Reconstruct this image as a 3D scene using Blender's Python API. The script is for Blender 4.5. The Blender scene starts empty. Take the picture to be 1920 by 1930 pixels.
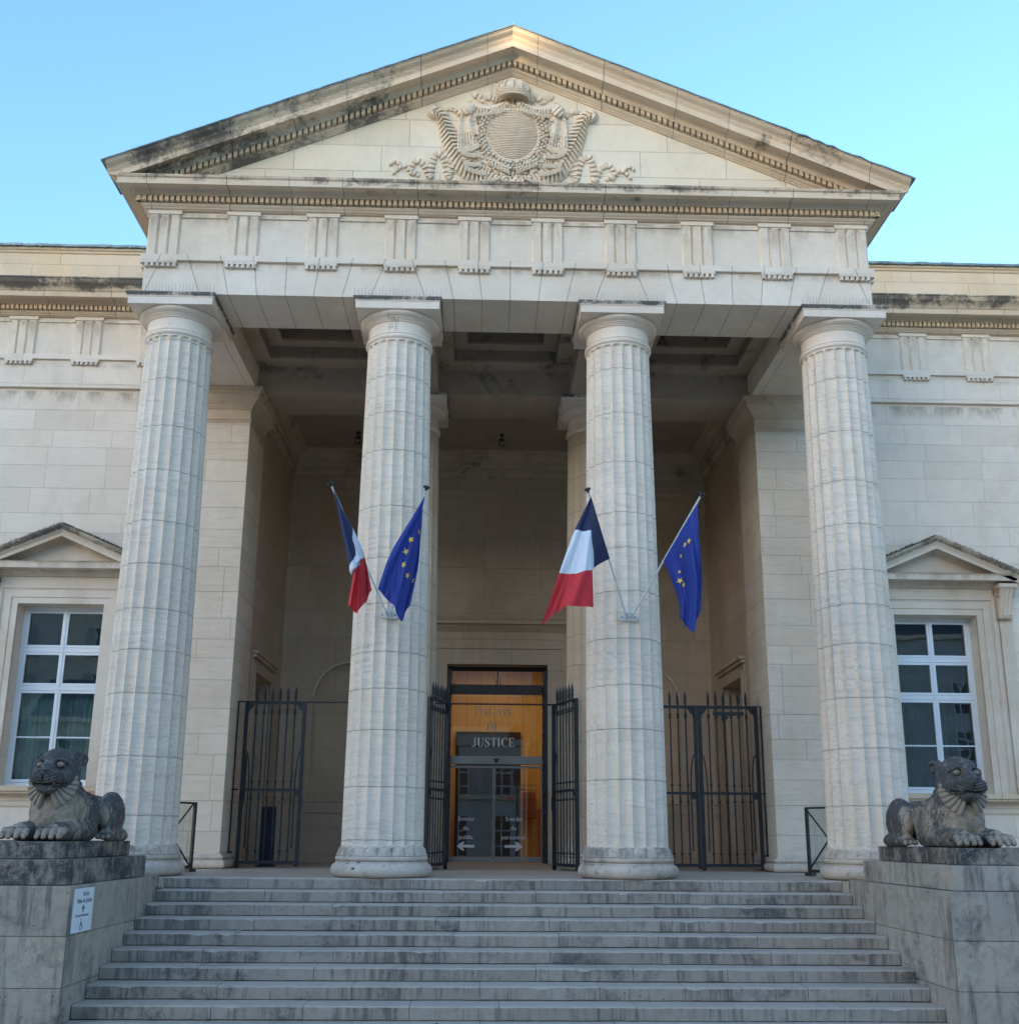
import bpy, bmesh, math, random
import numpy as np
from mathutils import Vector, Matrix
random.seed(7)
rad = math.radians
scene = bpy.context.scene
C = scene.collection

# ------------------------------------------------------------------ camera
CAM = dict(loc=(-0.4599, -17.738, 0.6427), yaw=0.0257, pitch=0.2472, roll=0.0074, f=1984.4763, px=955.39, py=1076.33)
def cam_basis():
    y, p, r = CAM['yaw'], CAM['pitch'], CAM['roll']
    f = Vector((math.sin(y)*math.cos(p), math.cos(y)*math.cos(p), math.sin(p)))
    rt = Vector((math.cos(y), -math.sin(y), 0)); up = rt.cross(f)
    return rt*math.cos(r)+up*math.sin(r), -rt*math.sin(r)+up*math.cos(r), f
RT, UP, FW = cam_basis()
cd = bpy.data.cameras.new('camera'); cam = bpy.data.objects.new('camera', cd); C.objects.link(cam)
m = Matrix((( RT.x, UP.x, -FW.x, CAM['loc'][0]), (RT.y, UP.y, -FW.y, CAM['loc'][1]), (RT.z, UP.z, -FW.z, CAM['loc'][2]), (0, 0, 0, 1)))
cam.matrix_world = m
cd.sensor_fit = 'HORIZONTAL'; cd.sensor_width = 36; cd.lens = 36*CAM['f']/1920
cd.shift_x = (960-CAM['px'])/1920; cd.shift_y = (CAM['py']-965)/1920
cd.clip_start = 0.1; cd.clip_end = 2000
scene.camera = cam
def at(px, py, y):
    """the point at depth y that the photograph shows at (px, py)"""
    d = FW + RT*((px-CAM['px'])/CAM['f']) - UP*((py-CAM['py'])/CAM['f'])
    t = (y-CAM['loc'][1])/d.y
    return Vector(CAM['loc']) + d*t

# ------------------------------------------------------------------ sky, sun, exposure
SUN_EL, SUN_AZ = 6.0, 35.0           # elevation; azimuth measured from -Y (behind the camera) towards -X
w = bpy.data.worlds.new('World'); scene.world = w; w.use_nodes = True
nt = w.node_tree; bg = nt.nodes['Background']
sk = nt.nodes.new('ShaderNodeTexSky'); sk.sky_type = 'NISHITA'; sk.sun_disc = False
sk.sun_elevation = rad(SUN_EL); sk.sun_rotation = rad(180+SUN_AZ)
sk.altitude = 100; sk.air_density = 1.0; sk.dust_density = 1.2; sk.ozone_density = 2.8
nt.links.new(sk.outputs[0], bg.inputs[0]); bg.inputs[1].default_value = 0.15
sd = bpy.data.lights.new('sun', 'SUN'); sd.energy = 1.6; sd.angle = rad(0.5); sd.color = (1.0, 0.80, 0.50)
so = bpy.data.objects.new('sun', sd); C.objects.link(so)
sdir = Vector((-math.sin(rad(SUN_AZ))*math.cos(rad(SUN_EL)), -math.cos(rad(SUN_AZ))*math.cos(rad(SUN_EL)), math.sin(rad(SUN_EL))))
so.rotation_euler = sdir.to_track_quat('Z', 'Y').to_euler(); so.location = (-20, -20, 30)
vs = scene.view_settings; vs.view_transform = 'Standard'; vs.look = 'None'; vs.gamma = 1; vs.exposure = 2.66
scene.render.engine = 'CYCLES'

# ------------------------------------------------------------------ node helpers
class T:
    def __init__(s, name):
        s.m = bpy.data.materials.new(name); s.m.use_nodes = True
        s.t = s.m.node_tree; s.b = s.t.nodes['Principled BSDF']; s.g = None
    def n(s, typ, ins=None, **kw):
        nd = s.t.nodes.new(typ)
        for k, v in kw.items(): setattr(nd, k, v)
        for k, v in (ins or {}).items(): s.set(nd.inputs[k], v)
        return nd
    def set(s, sock, v):
        if isinstance(v, bpy.types.NodeSocket): s.t.links.new(v, sock)
        else: sock.default_value = v
    def mt(s, op, a, b=0.0, c=None, clamp=False):
        nd = s.n('ShaderNodeMath', operation=op, use_clamp=clamp); s.set(nd.inputs[0], a); s.set(nd.inputs[1], b)
        if c is not None: s.set(nd.inputs[2], c)
        return nd.outputs[0]
    def mix(s, f, a, b, blend='MIX'):
        nd = s.n('ShaderNodeMix', data_type='RGBA', blend_type=blend, clamp_factor=True)
        s.set(nd.inputs[0], f)
        for i, v in ((6, a), (7, b)):
            if not isinstance(v, bpy.types.NodeSocket) and len(v) == 3: v = (*v, 1)
            s.set(nd.inputs[i], v)
        return nd.outputs[2]
    def comb(s, x, y, z=0.0):
        nd = s.n('ShaderNodeCombineXYZ'); s.set(nd.inputs[0], x); s.set(nd.inputs[1], y); s.set(nd.inputs[2], z); return nd.outputs[0]
    def geo(s):
        if s.g is None:
            g = s.n('ShaderNodeNewGeometry'); s.g = g
            p = s.n('ShaderNodeSeparateXYZ', {0: g.outputs['Position']}); s.x, s.y, s.z = p.outputs
            q = s.n('ShaderNodeSeparateXYZ', {0: g.outputs['True Normal']}); s.nx, s.ny, s.nz = q.outputs
            ax = s.mt('GREATER_THAN', s.mt('ABSOLUTE', s.nx), 0.72); az = s.mt('GREATER_THAN', s.mt('ABSOLUTE', s.nz), 0.72)
            s.u = s.mt('ADD', s.mt('MULTIPLY', s.x, s.mt('SUBTRACT', 1.0, ax)), s.mt('MULTIPLY', s.y, ax))
            s.v = s.mt('ADD', s.mt('MULTIPLY', s.z, s.mt('SUBTRACT', 1.0, az)), s.mt('MULTIPLY', s.y, az))
        return s.g
    def noise(s, vec, scale, detail=4.0, rough=0.55, dist=0.0):
        return s.n('ShaderNodeTexNoise', {'Vector': vec, 'Scale': scale, 'Detail': detail, 'Roughness': rough, 'Distortion': dist}).outputs[0]
    def step(s, v, lo, hi):
        nd = s.n('ShaderNodeMapRange', interpolation_type='SMOOTHSTEP'); s.set(nd.inputs[0], v)
        s.set(nd.inputs[1], lo); s.set(nd.inputs[2], hi); return nd.outputs[0]
    def bump(s, h, strength=0.4, dist=0.01, normal=None):
        nd = s.n('ShaderNodeBump', {'Height': h, 'Strength': strength, 'Distance': dist})
        if normal is not None: s.set(nd.inputs['Normal'], normal)
        return nd.outputs[0]
    def out(s, col=None, rough=None, normal=None, **kw):
        if col is not None: s.set(s.b.inputs['Base Color'], (*col, 1) if isinstance(col, tuple) and len(col) == 3 else col)
        if rough is not None: s.set(s.b.inputs['Roughness'], rough)
        if normal is not None: s.set(s.b.inputs['Normal'], normal)
        for k, v in kw.items(): s.set(s.b.inputs[k.replace('_', ' ')], v)
        return s.m

def plain(name, col, rough=0.5, metal=0.0, var=0.12, scale=6.0, bump=0.0):
    t = T(name); t.geo()
    n = t.noise(t.g.outputs['Position'], scale, 5, 0.6)
    a = tuple(c*(1-var) for c in col); b = tuple(min(1, c*(1+var)) for c in col)
    nrm = t.bump(t.noise(t.g.outputs['Position'], scale*12, 3, 0.6), bump, 0.003) if bump else None
    return t.out(t.mix(t.step(n, 0.3, 0.7), a, b), rough, nrm, Metallic=metal)

def stone(name, base=(0.62, 0.565, 0.47), warm=(0.60, 0.49, 0.34), course=None, voussoir=False, drums=False,
          warm_amt=0.5, dirt=0.0, dirt_lo=0.55, dirt_col=(0.055, 0.052, 0.05), streak=0.0, ledge=0.0, island=0.0, bedding=0.5,
          pits=0.3, joint_col=(0.20, 0.165, 0.125), bias=None, top_stain=None, mottled=0.0, rough=0.85, cool=None, bumpd=0.012, jamt=1.0, flake=0.0, desat=0.0, gain=1.13, patina=0.30, treads=0.0, sfreq=7.5, psc=16.0, vj=0.0):
    """limestone: block to block tint, wavy bedding, joints, rain streaks, lichen and pitting"""
    lum = lambda c: 0.3*c[0]+0.55*c[1]+0.15*c[2]
    grey = lambda c, k: tuple(min(0.82, (x*(1-k)+lum(c)*k)*gain) for x in c)
    TI = (1.115, 0.985, 0.885)
    base = tuple(min(0.84, x*k) for x, k in zip(grey(base, desat), TI)); warm = tuple(min(0.84, x*k) for x, k in zip(grey(warm, desat*0.5), TI))
    t = T(name); t.geo(); P = t.g.outputs['Position']
    big = t.noise(P, 0.55, 4, 0.6); mid = t.noise(P, 2.3, 6, 0.62, 0.4); fine = t.noise(P, 22, 6, 0.65)
    col = t.mix(t.mt('MULTIPLY', t.step(big, 0.42, 0.68), warm_amt), base, warm)
    col = t.mix(t.mt('MULTIPLY', t.step(mid, 0.35, 0.75), 0.35), col, tuple(c*0.80 for c in base))
    height = t.mt('MULTIPLY', fine, 0.25)
    if patina:      # uneven brown-grey weathering with soft vertical drift
        pn = t.noise(t.comb(t.mt('MULTIPLY', t.u, 0.9), t.mt('MULTIPLY', t.v, 0.45), t.mt('MULTIPLY', t.y, 0.5)), 1.25, 8, 0.68, 0.5)
        col = t.mix(t.mt('MULTIPLY', t.step(pn, 0.46, 0.72), patina), col, tuple(c*k for c, k in zip(base, (0.62, 0.56, 0.50))))
        pn2 = t.noise(t.comb(t.mt('MULTIPLY', t.u, 3.2), t.mt('MULTIPLY', t.v, 0.8), t.y), 1.0, 8, 0.72, 0.3)
        col = t.mix(t.mt('MULTIPLY', t.step(pn2, 0.52, 0.74), patina*0.8), col, tuple(c*0.66 for c in base))
    if cool is not None:
        col = t.mix(t.mt('MULTIPLY', t.step(t.noise(P, 0.9, 3, 0.5), 0.4, 0.65), 0.6), col, cool)
    if bedding:
        wob = t.mt('MULTIPLY', t.noise(t.comb(t.mt('MULTIPLY', t.u, 1.2), t.v, 3.1), 1.3, 3, 0.5), 0.22)
        bd = t.noise(t.comb(t.mt('MULTIPLY', t.u, 1.6), t.mt('MULTIPLY', t.mt('ADD', t.v, wob), 21.0), t.mt('MULTIPLY', t.y, 0.8)), 1.0, 5, 0.7)
        col = t.mix(t.mt('MULTIPLY', t.step(bd, 0.46, 0.72), bedding*0.55), col, tuple(c*0.62 for c in base))
        height = t.mt('ADD', height, t.mt('MULTIPLY', bd, bedding*0.8))
    jm = None
    if course:
        cw, ch, cz = course
        vv = t.mt('ADD', t.mt('SUBTRACT', t.v, cz), t.mt('MULTIPLY', t.mt('SINE', t.mt('MULTIPLY', t.v, 2.9)), ch*0.16))
        uu = t.mt('ADD', t.u, t.mt('MULTIPLY', t.mt('SINE', t.mt('MULTIPLY', t.mt('FLOOR', t.mt('DIVIDE', vv, ch)), 2.4)), cw*0.27))
        br = t.n('ShaderNodeTexBrick', {'Vector': t.comb(uu, vv, 0.0), 'Color1': (0, 0, 0, 1), 'Color2': (1, 1, 1, 1), 'Mortar': (0.5, 0.5, 0.5, 1),
             'Scale': 1.0, 'Mortar Size': 0.0045, 'Mortar Smooth': 0.25, 'Bias': 0.0, 'Brick Width': cw, 'Row Height': ch}, offset=0.5, offset_frequency=2)
        rnd = t.n('ShaderNodeSeparateColor', {0: br.outputs[0]}).outputs[0]
        col = t.mix(t.mt('MULTIPLY', t.step(rnd, 0.5, 1.0), 0.38), col, tuple(c*k for c, k in zip(base, (0.82, 0.80, 0.76))))
        col = t.mix(t.mt('MULTIPLY', t.step(rnd, 0.45, 0.0), 0.25), col, tuple(min(1, c*1.10) for c in base))
        jm = br.outputs['Fac']
    if voussoir:
        # flat-arch joints that radiate from a centre below each bay
        bay = t.mt('SUBTRACT', t.mt('FRACT', t.mt('DIVIDE', t.mt('ADD', t.x, 22.0), 4.0)), 0.5)
        xr = t.mt('MULTIPLY', bay, 4.0)
        
        ang = t.mt('DIVIDE', xr, t.mt('SUBTRACT', t.z, 5.6))
        fr = t.mt('ABSOLUTE', t.mt('SUBTRACT', t.mt('FRACT', t.mt('ADD', t.mt('MULTIPLY', ang, 8.6), 0.5)), 0.5))
        j2 = t.mt('MULTIPLY', t.step(fr, 0.022, 0.008), t.mt('LESS_THAN', t.mt('ABSOLUTE', xr), 1.80))
        rv = t.n('ShaderNodeTexWhiteNoise', {'W': t.mt('ADD', t.mt('FLOOR', t.mt('ADD', t.mt('MULTIPLY', ang, 8.6), 0.0)), t.mt('MULTIPLY', t.mt('FLOOR', t.mt('DIVIDE', t.mt('ADD', t.x, 22.0), 4.0)), 17.0))}, noise_dimensions='1D').outputs[0]
        col = t.mix(t.mt('MULTIPLY', rv, 0.35), col, tuple(c*k for c, k in zip(base, (0.86, 0.80, 0.70))))
        jm = j2 if jm is None else t.mt('MAXIMUM', jm, j2)
    if vj:          # vertical joints between the moulded lengths
        f_ = t.mt('FRACT', t.mt('DIVIDE', t.mt('ADD', t.u, t.mt('MULTIPLY', t.mt('SINE', t.mt('MULTIPLY', t.u, 1.7)), 0.15)), vj))
        j3 = t.step(t.mt('ABSOLUTE', t.mt('SUBTRACT', f_, 0.5)), 0.0075, 0.003)
        jm = j3 if jm is None else t.mt('MAXIMUM', jm, j3)
        rv = t.n('ShaderNodeTexWhiteNoise', {'W': t.mt('FLOOR', t.mt('ADD', t.mt('DIVIDE', t.mt('ADD', t.u, t.mt('MULTIPLY', t.mt('SINE', t.mt('MULTIPLY', t.u, 1.7)), 0.15)), vj), 0.5))}, noise_dimensions='1D').outputs[0]
        col = t.mix(t.mt('MULTIPLY', rv, 0.22), col, tuple(c*0.78 for c in base))
    if drums:
        oi = t.n('ShaderNodeObjectInfo').outputs['Random']
        wv = t.mt('ADD', t.mt('MULTIPLY', t.mt('ADD', t.z, t.mt('MULTIPLY', t.noise(P, 2.2, 3, 0.6), 0.05)), 1.25), t.mt('MULTIPLY', oi, 40.0))
        e = t.n('ShaderNodeTexVoronoi', {'W': wv, 'Scale': 1.0, 'Randomness': 0.75}, voronoi_dimensions='1D', feature='DISTANCE_TO_EDGE').outputs['Distance']
        cc = t.n('ShaderNodeTexVoronoi', {'W': wv, 'Scale': 1.0, 'Randomness': 0.75}, voronoi_dimensions='1D', feature='F1').outputs['Color']
        rnd = t.n('ShaderNodeSeparateColor', {0: cc}).outputs[0]
        col = t.mix(t.mt('MULTIPLY', rnd, 0.30), col, tuple(c*k for c, k in zip(base, (0.84, 0.82, 0.78))))
        jm = t.step(e, 0.014, 0.004)
    if island:
        ri = t.g.outputs['Random Per Island']
        col = t.mix(t.mt('MULTIPLY', ri, island), col, tuple(c*0.55 for c in base))
        ri2 = t.mt('FRACT', t.mt('MULTIPLY', ri, 7.31))
        col = t.mix(t.mt('MULTIPLY', ri2, island*0.5), col, (0.40, 0.33, 0.24))
    if jm is not None:
        col = t.mix(t.mt('MULTIPLY', t.mt('MULTIPLY', jm, jamt), t.mt('ADD', 0.45, t.mt('MULTIPLY', mid, 0.7))), col, joint_col)
        height = t.mt('SUBTRACT', height, t.mt('MULTIPLY', jm, 1.2))
    if pits:
        pv = t.n('ShaderNodeTexVoronoi', {'Vector': t.comb(t.mt('MULTIPLY', t.u, 0.6), t.v, t.mt('MULTIPLY', t.y, 0.7)), 'Scale': psc, 'Randomness': 1.0}).outputs['Distance']
        pm = t.mt('MULTIPLY', t.step(pv, 0.16, 0.05), t.step(t.noise(P, 1.7, 3, 0.6), 0.52, 0.66))
        col = t.mix(t.mt('MULTIPLY', pm, pits*1.4), col, (0.10, 0.085, 0.07)); height = t.mt('SUBTRACT', height, t.mt('MULTIPLY', pm, pits))
    if mottled:
        mm = t.step(t.noise(P, 5.0, 8, 0.75, 0.5), 0.5, 0.56)
        col = t.mix(t.mt('MULTIPLY', mm, mottled), col, tuple(c*0.5 for c in base))
    if streak:
        sv = t.noise(t.comb(t.mt('MULTIPLY', t.u, sfreq), t.mt('MULTIPLY', t.v, 0.7), t.mt('MULTIPLY', t.y, 0.4)), 1.0, 6, 0.7, 0.15)
        sv2 = t.noise(t.comb(t.mt('MULTIPLY', t.u, 0.9), t.mt('MULTIPLY', t.v, 0.8), 4.0), 1.0, 4, 0.6)
        sm = t.mt('MULTIPLY', t.mt('SUBTRACT', 1.0, t.mt('MULTIPLY', t.step(t.nz, 0.3, 0.6), treads)), t.step(t.mt('ADD', sv, t.mt('MULTIPLY', t.mt('SUBTRACT', sv2, 0.5), 0.7)), 0.47, 0.70))
        col = t.mix(t.mt('MULTIPLY', sm, streak), col, dirt_col)
    if top_stain:
        for z0, dz, amt in top_stain:       # brown wash running down from a ledge at z0
            k = t.mt('MULTIPLY', t.step(t.z, z0-dz, z0), t.step(t.z, z0+0.02, z0))
            k = t.mt('MULTIPLY', k, t.step(t.noise(t.comb(t.mt('MULTIPLY', t.u, 3.0), t.mt('MULTIPLY', t.v, 1.2), 0.0), 1.0, 6, 0.7), 0.40, 0.62))
            col = t.mix(t.mt('MULTIPLY', k, amt), col, (0.27, 0.20, 0.13))
    if dirt:
        dn = t.noise(P, 1.1, 9, 0.72, 0.6); dn2 = t.noise(P, 13, 6, 0.75)
        dsum = t.mt('ADD', t.mt('MULTIPLY', dn, 0.72), t.mt('MULTIPLY', dn2, 0.28))
        if bias is not None:
            dsum = t.mt('ADD', dsum, bias(t))
        dm = t.mt('MULTIPLY', t.step(dsum, dirt_lo-0.02, dirt_lo+0.12), dirt)
        col = t.mix(dm, col, dirt_col)
    if flake:       # patches where the black crust has come away
        fn = t.noise(t.comb(t.mt('MULTIPLY', t.u, 1.0), t.mt('MULTIPLY', t.v, 0.75), t.mt('MULTIPLY', t.y, 0.9)), 6.5, 9, 0.78, 0.7)
        col = t.mix(t.mt('MULTIPLY', t.step(fn, 0.53, 0.60), flake), col, tuple(c*0.85 for c in base))
        col = t.mix(t.mt('MULTIPLY', t.step(t.noise(P, 34, 5, 0.7), 0.52, 0.66), flake*0.5), col, tuple(c*0.6 for c in base))
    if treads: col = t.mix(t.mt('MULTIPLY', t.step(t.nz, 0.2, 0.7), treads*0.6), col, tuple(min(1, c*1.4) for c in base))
    if ledge:
        lm = t.mt('MULTIPLY', t.step(t.nz, 0.15, 0.5), t.step(t.noise(P, 9, 6, 0.75), 0.35, 0.55))
        col = t.mix(t.mt('MULTIPLY', lm, ledge), col, (0.075, 0.072, 0.055))
    col = t.mix(t.mt('MULTIPLY', t.step(fine, 0.45, 0.8), 0.10), col, (0.15, 0.13, 0.11))
    return t.out(col, rough, t.bump(height, 0.7, bumpd))

M = {}
M['wall'] = stone('pale_limestone_ashlar', base=(0.64, 0.605, 0.55), warm=(0.62, 0.565, 0.47), jamt=0.55, course=(1.25, 0.46, 1.22), warm_amt=0.4, pits=0.12,
                  top_stain=[(9.86, 0.35, 0.7), (10.45, 0.12, 0.35)], bedding=0.30, joint_col=(0.30, 0.24, 0.18))
M['archi'] = stone('architrave_stone', base=(0.66, 0.63, 0.58), warm=(0.56, 0.48, 0.38), voussoir=True, warm_amt=0.55, pits=0.12, bedding=0.25, jamt=0.6,
                   top_stain=[(10.53, 0.16, 0.55)], joint_col=(0.22, 0.17, 0.12))
M['frieze'] = stone('frieze_stone', vj=1.4, base=(0.65, 0.615, 0.555), warm=(0.62, 0.545, 0.43), warm_amt=0.6, pits=0.15, bedding=0.35, top_stain=[(11.52, 0.35, 0.55)])
M['trig'] = stone('triglyph_stone', base=(0.65, 0.61, 0.54), warm=(0.58, 0.49, 0.37), warm_amt=0.6, pits=0.1, bedding=0.35, top_stain=[(11.45, 0.6, 0.6)])
M['cornice'] = stone('cornice_stone', vj=1.15, base=(0.60, 0.53, 0.44), warm=(0.56, 0.45, 0.33), warm_amt=0.8, bedding=0.15, pits=0.2, dirt=0.8, dirt_lo=0.585, ledge=0.9,
                     bias=lambda t: t.mt('ADD', t.mt('MULTIPLY', t.mt('SUBTRACT', t.step(t.z, 11.78, 11.95), 0.55), 0.14), t.mt('MULTIPLY', t.mt('MULTIPLY', t.step(t.z, 11.80, 11.84), t.step(t.mt('ABSOLUTE', t.x), 4.6, 3.0)), 0.07)))
def rake_bias(t):   # the lower left rake carries the heavy black crust
    l = t.mt('MULTIPLY', t.step(t.x, -1.2, -3.0), t.step(t.x, -7.4, -6.4))
    r = t.mt('MULTIPLY', t.step(t.x, 3.6, 4.6), t.step(t.x, 6.2, 5.4))
    return t.mt('SUBTRACT', t.mt('ADD', t.mt('MULTIPLY', l, 0.155), t.mt('MULTIPLY', r, 0.075)), 0.03)
M['rake'] = stone('raking_cornice_stone', vj=1.15, base=(0.64, 0.555, 0.44), warm=(0.62, 0.48, 0.34), warm_amt=0.7, bedding=0.1, pits=0.15, dirt=0.85, dirt_lo=0.565,
                  ledge=0.5, bias=rake_bias, dirt_col=(0.07, 0.063, 0.055))
M['dentil'] = stone('dentil_stone', base=(0.56, 0.47, 0.34), warm=(0.58, 0.42, 0.27), warm_amt=0.9, bedding=0.0, pits=0.0, island=0.35)
M['tymp'] = stone('tympanum_stone', base=(0.69, 0.625, 0.52), warm=(0.66, 0.57, 0.43), course=(1.6, 0.66, 12.40), warm_amt=0.7, bedding=0.15, pits=0.2)
M['relief'] = stone('carved_relief_stone', base=(0.64, 0.58, 0.48), warm=(0.60, 0.52, 0.40), warm_amt=0.5, bedding=0.0, pits=0.1, dirt=0.25, dirt_lo=0.56, dirt_col=(0.25, 0.22, 0.18))
M['column'] = stone('column_stone', base=(0.66, 0.622, 0.565), warm=(0.62, 0.555, 0.465), drums=True, warm_amt=0.7, bedding=1.35, jamt=0.55, pits=0.5, bumpd=0.02, joint_col=(0.23, 0.20, 0.17))
M['capital'] = stone('capital_stone', base=(0.645, 0.60, 0.555), warm=(0.58, 0.51, 0.43), warm_amt=0.6, bedding=0.15, pits=0.2, dirt=0.9, dirt_lo=0.60,
                     bias=lambda t: t.mt('MULTIPLY', t.step(t.z, 9.845, 9.885), 0.20))
M['colbase'] = stone('column_base_stone', psc=6.0, mottled=0.3, bumpd=0.03, base=(0.52, 0.485, 0.44), warm=(0.46, 0.39, 0.31), warm_amt=0.6, bedding=0.1, pits=1.2, dirt=0.7, dirt_lo=0.54,
                     dirt_col=(0.12, 0.11, 0.10), bias=lambda t: t.mt('MULTIPLY', t.mt('MULTIPLY', t.step(t.z, 0.33, 0.38), t.step(t.z, 0.52, 0.44)), 0.045))
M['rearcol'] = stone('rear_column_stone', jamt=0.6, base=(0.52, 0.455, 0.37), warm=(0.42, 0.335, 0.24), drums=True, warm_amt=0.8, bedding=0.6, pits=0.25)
M['anta'] = stone('anta_stone', base=(0.63, 0.59, 0.53), warm=(0.56, 0.49, 0.39), course=(1.35, 0.47, 0.30), warm_amt=0.7, bedding=0.8, pits=0.3, joint_col=(0.28, 0.23, 0.17))
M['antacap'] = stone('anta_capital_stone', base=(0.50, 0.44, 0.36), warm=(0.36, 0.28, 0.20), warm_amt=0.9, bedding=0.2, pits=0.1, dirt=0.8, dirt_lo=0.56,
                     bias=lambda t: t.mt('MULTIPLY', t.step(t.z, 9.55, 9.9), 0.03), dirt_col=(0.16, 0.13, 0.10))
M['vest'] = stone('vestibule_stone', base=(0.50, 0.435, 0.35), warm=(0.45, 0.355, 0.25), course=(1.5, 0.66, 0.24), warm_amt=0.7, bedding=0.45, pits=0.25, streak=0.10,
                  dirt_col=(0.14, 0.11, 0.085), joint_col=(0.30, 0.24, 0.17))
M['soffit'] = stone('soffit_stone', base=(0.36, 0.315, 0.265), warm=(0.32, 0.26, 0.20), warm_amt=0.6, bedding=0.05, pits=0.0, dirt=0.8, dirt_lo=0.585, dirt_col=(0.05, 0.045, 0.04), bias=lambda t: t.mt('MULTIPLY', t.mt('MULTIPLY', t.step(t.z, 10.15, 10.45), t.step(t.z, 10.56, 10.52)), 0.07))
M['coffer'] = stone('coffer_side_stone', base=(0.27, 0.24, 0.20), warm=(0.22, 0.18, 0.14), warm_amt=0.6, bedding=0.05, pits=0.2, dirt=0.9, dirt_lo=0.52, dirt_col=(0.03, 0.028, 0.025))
M['parapet'] = stone('parapet_stone', base=(0.62, 0.53, 0.40), warm=(0.62, 0.47, 0.28), course=(1.9, 0.55, 12.25), warm_amt=0.7, bedding=0.15, pits=0.5, dirt=0.45, dirt_lo=0.60, dirt_col=(0.16, 0.14, 0.13))
M['wingcor'] = stone('wing_cornice_stone', vj=1.15, base=(0.56, 0.48, 0.37), warm=(0.52, 0.40, 0.27), warm_amt=0.8, bedding=0.1, pits=0.2, dirt=0.85, dirt_lo=0.56, ledge=0.8,
                     bias=lambda t: t.mt('MULTIPLY', t.mt('SUBTRACT', t.step(t.z, 11.8, 12.1), 0.40), 0.24))
M['hood'] = stone('window_hood_stone', base=(0.60, 0.56, 0.50), warm=(0.46, 0.38, 0.29), warm_amt=0.75, bedding=0.15, pits=0.3, dirt=0.7, dirt_lo=0.60, ledge=0.9,
                  top_stain=[(6.0, 0.4, 0.5)])
M['hooddark'] = stone('crusted_hood_stone', base=(0.40, 0.36, 0.30), warm=(0.3, 0.25, 0.2), bedding=0.0, pits=0.8, dirt=0.85, dirt_lo=0.47, dirt_col=(0.075, 0.068, 0.058), bumpd=0.02)
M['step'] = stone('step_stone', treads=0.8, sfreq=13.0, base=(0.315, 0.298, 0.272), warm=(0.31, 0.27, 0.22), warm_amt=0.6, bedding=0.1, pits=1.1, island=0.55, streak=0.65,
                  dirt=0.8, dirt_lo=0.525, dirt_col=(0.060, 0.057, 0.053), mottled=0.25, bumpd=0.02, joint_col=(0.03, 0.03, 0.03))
M['tread'] = stone('tread_stone', base=(0.40, 0.385, 0.35), warm=(0.35, 0.31, 0.26), warm_amt=0.5, bedding=0.0, pits=0.7, island=0.3, mottled=0.25, dirt=0.3, dirt_lo=0.58)
M['floor'] = stone('portico_paving', base=(0.40, 0.375, 0.335), warm=(0.36, 0.32, 0.27), course=(1.1, 0.8, 0.05), warm_amt=0.4, bedding=0.0, pits=0.3, rough=0.55)
M['ped'] = stone('pedestal_stone', base=(0.36, 0.34, 0.31), warm=(0.36, 0.31, 0.25), warm_amt=0.7, bedding=0.15, pits=1.3, island=0.3, streak=0.75,
                 dirt=0.8, dirt_lo=0.535, dirt_col=(0.080, 0.076, 0.071), mottled=0.35, bumpd=0.03)
M['ped_dark'] = stone('blackened_pedestal_stone', flake=0.75, base=(0.29, 0.265, 0.235), warm=(0.30, 0.25, 0.19), warm_amt=0.7, bedding=0.1, pits=0.6, island=0.2, streak=0.8,
                 dirt=0.95, dirt_lo=0.43, dirt_col=(0.034, 0.034, 0.037), mottled=0.4, bumpd=0.025)
M['lion'] = stone('blackened_lion_stone', flake=0.5, base=(0.30, 0.26, 0.21), warm=(0.30, 0.24, 0.18), warm_amt=0.6, bedding=0.1, pits=0.8, streak=0.45,
                 dirt=0.93, dirt_lo=0.40, dirt_col=(0.040, 0.041, 0.045), mottled=0.3, bumpd=0.02, bias=lambda t: t.mt('SUBTRACT', t.mt('MULTIPLY', t.step(t.z, 1.05, 1.30), 0.09), t.mt('MULTIPLY', t.mt('MULTIPLY', t.step(t.ny, -0.2, -0.8), t.step(t.z, 1.15, 1.05)), 0.10)))
M['lionpale'] = stone('pale_worn_stone', base=(0.24, 0.215, 0.18), warm=(0.23, 0.19, 0.15), warm_amt=0.6, bedding=0.0, pits=0.5, dirt=0.5, dirt_lo=0.55, dirt_col=(0.09, 0.085, 0.08))
M['zinc'] = plain('zinc_sheet', (0.22, 0.27, 0.27), 0.55, 0.3, 0.3, 3)
M['iron'] = plain('dark_painted_iron', (0.012, 0.015, 0.022), 0.45, 0.0, 0.25, 9, 0.15)
M['white'] = plain('white_window_paint', (0.74, 0.75, 0.76), 0.35, 0, 0.04, 3)
M['polewhite'] = plain('grey_white_pole_paint', (0.62, 0.62, 0.60), 0.35, 0, 0.08, 8)
M['black'] = plain('black_plastic', (0.02, 0.022, 0.028), 0.4)
M['navy'] = plain('navy_blue_panel', (0.006, 0.009, 0.03), 0.4)
M['alu'] = plain('brushed_aluminium', (0.32, 0.31, 0.29), 0.42, 0.4, 0.06, 3)
M['bronze'] = plain('dark_bronze_frame', (0.035, 0.025, 0.018), 0.45)
M['olddoor'] = plain('dark_green_door_paint', (0.018, 0.026, 0.022), 0.4, 0, 0.4, 8)
M['sidedoor'] = plain('beige_door_paint', (0.36, 0.31, 0.24), 0.5, 0, 0.1, 3)
M['wood'] = T('warm_oak_panelling'); t = M['wood']; t.geo()
t.n('ShaderNodeTexBrick')
wn = t.noise(t.comb(t.mt('MULTIPLY', t.u, 14.0), t.mt('MULTIPLY', t.v, 0.5), 0.0), 1.0, 4, 0.6)
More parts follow.
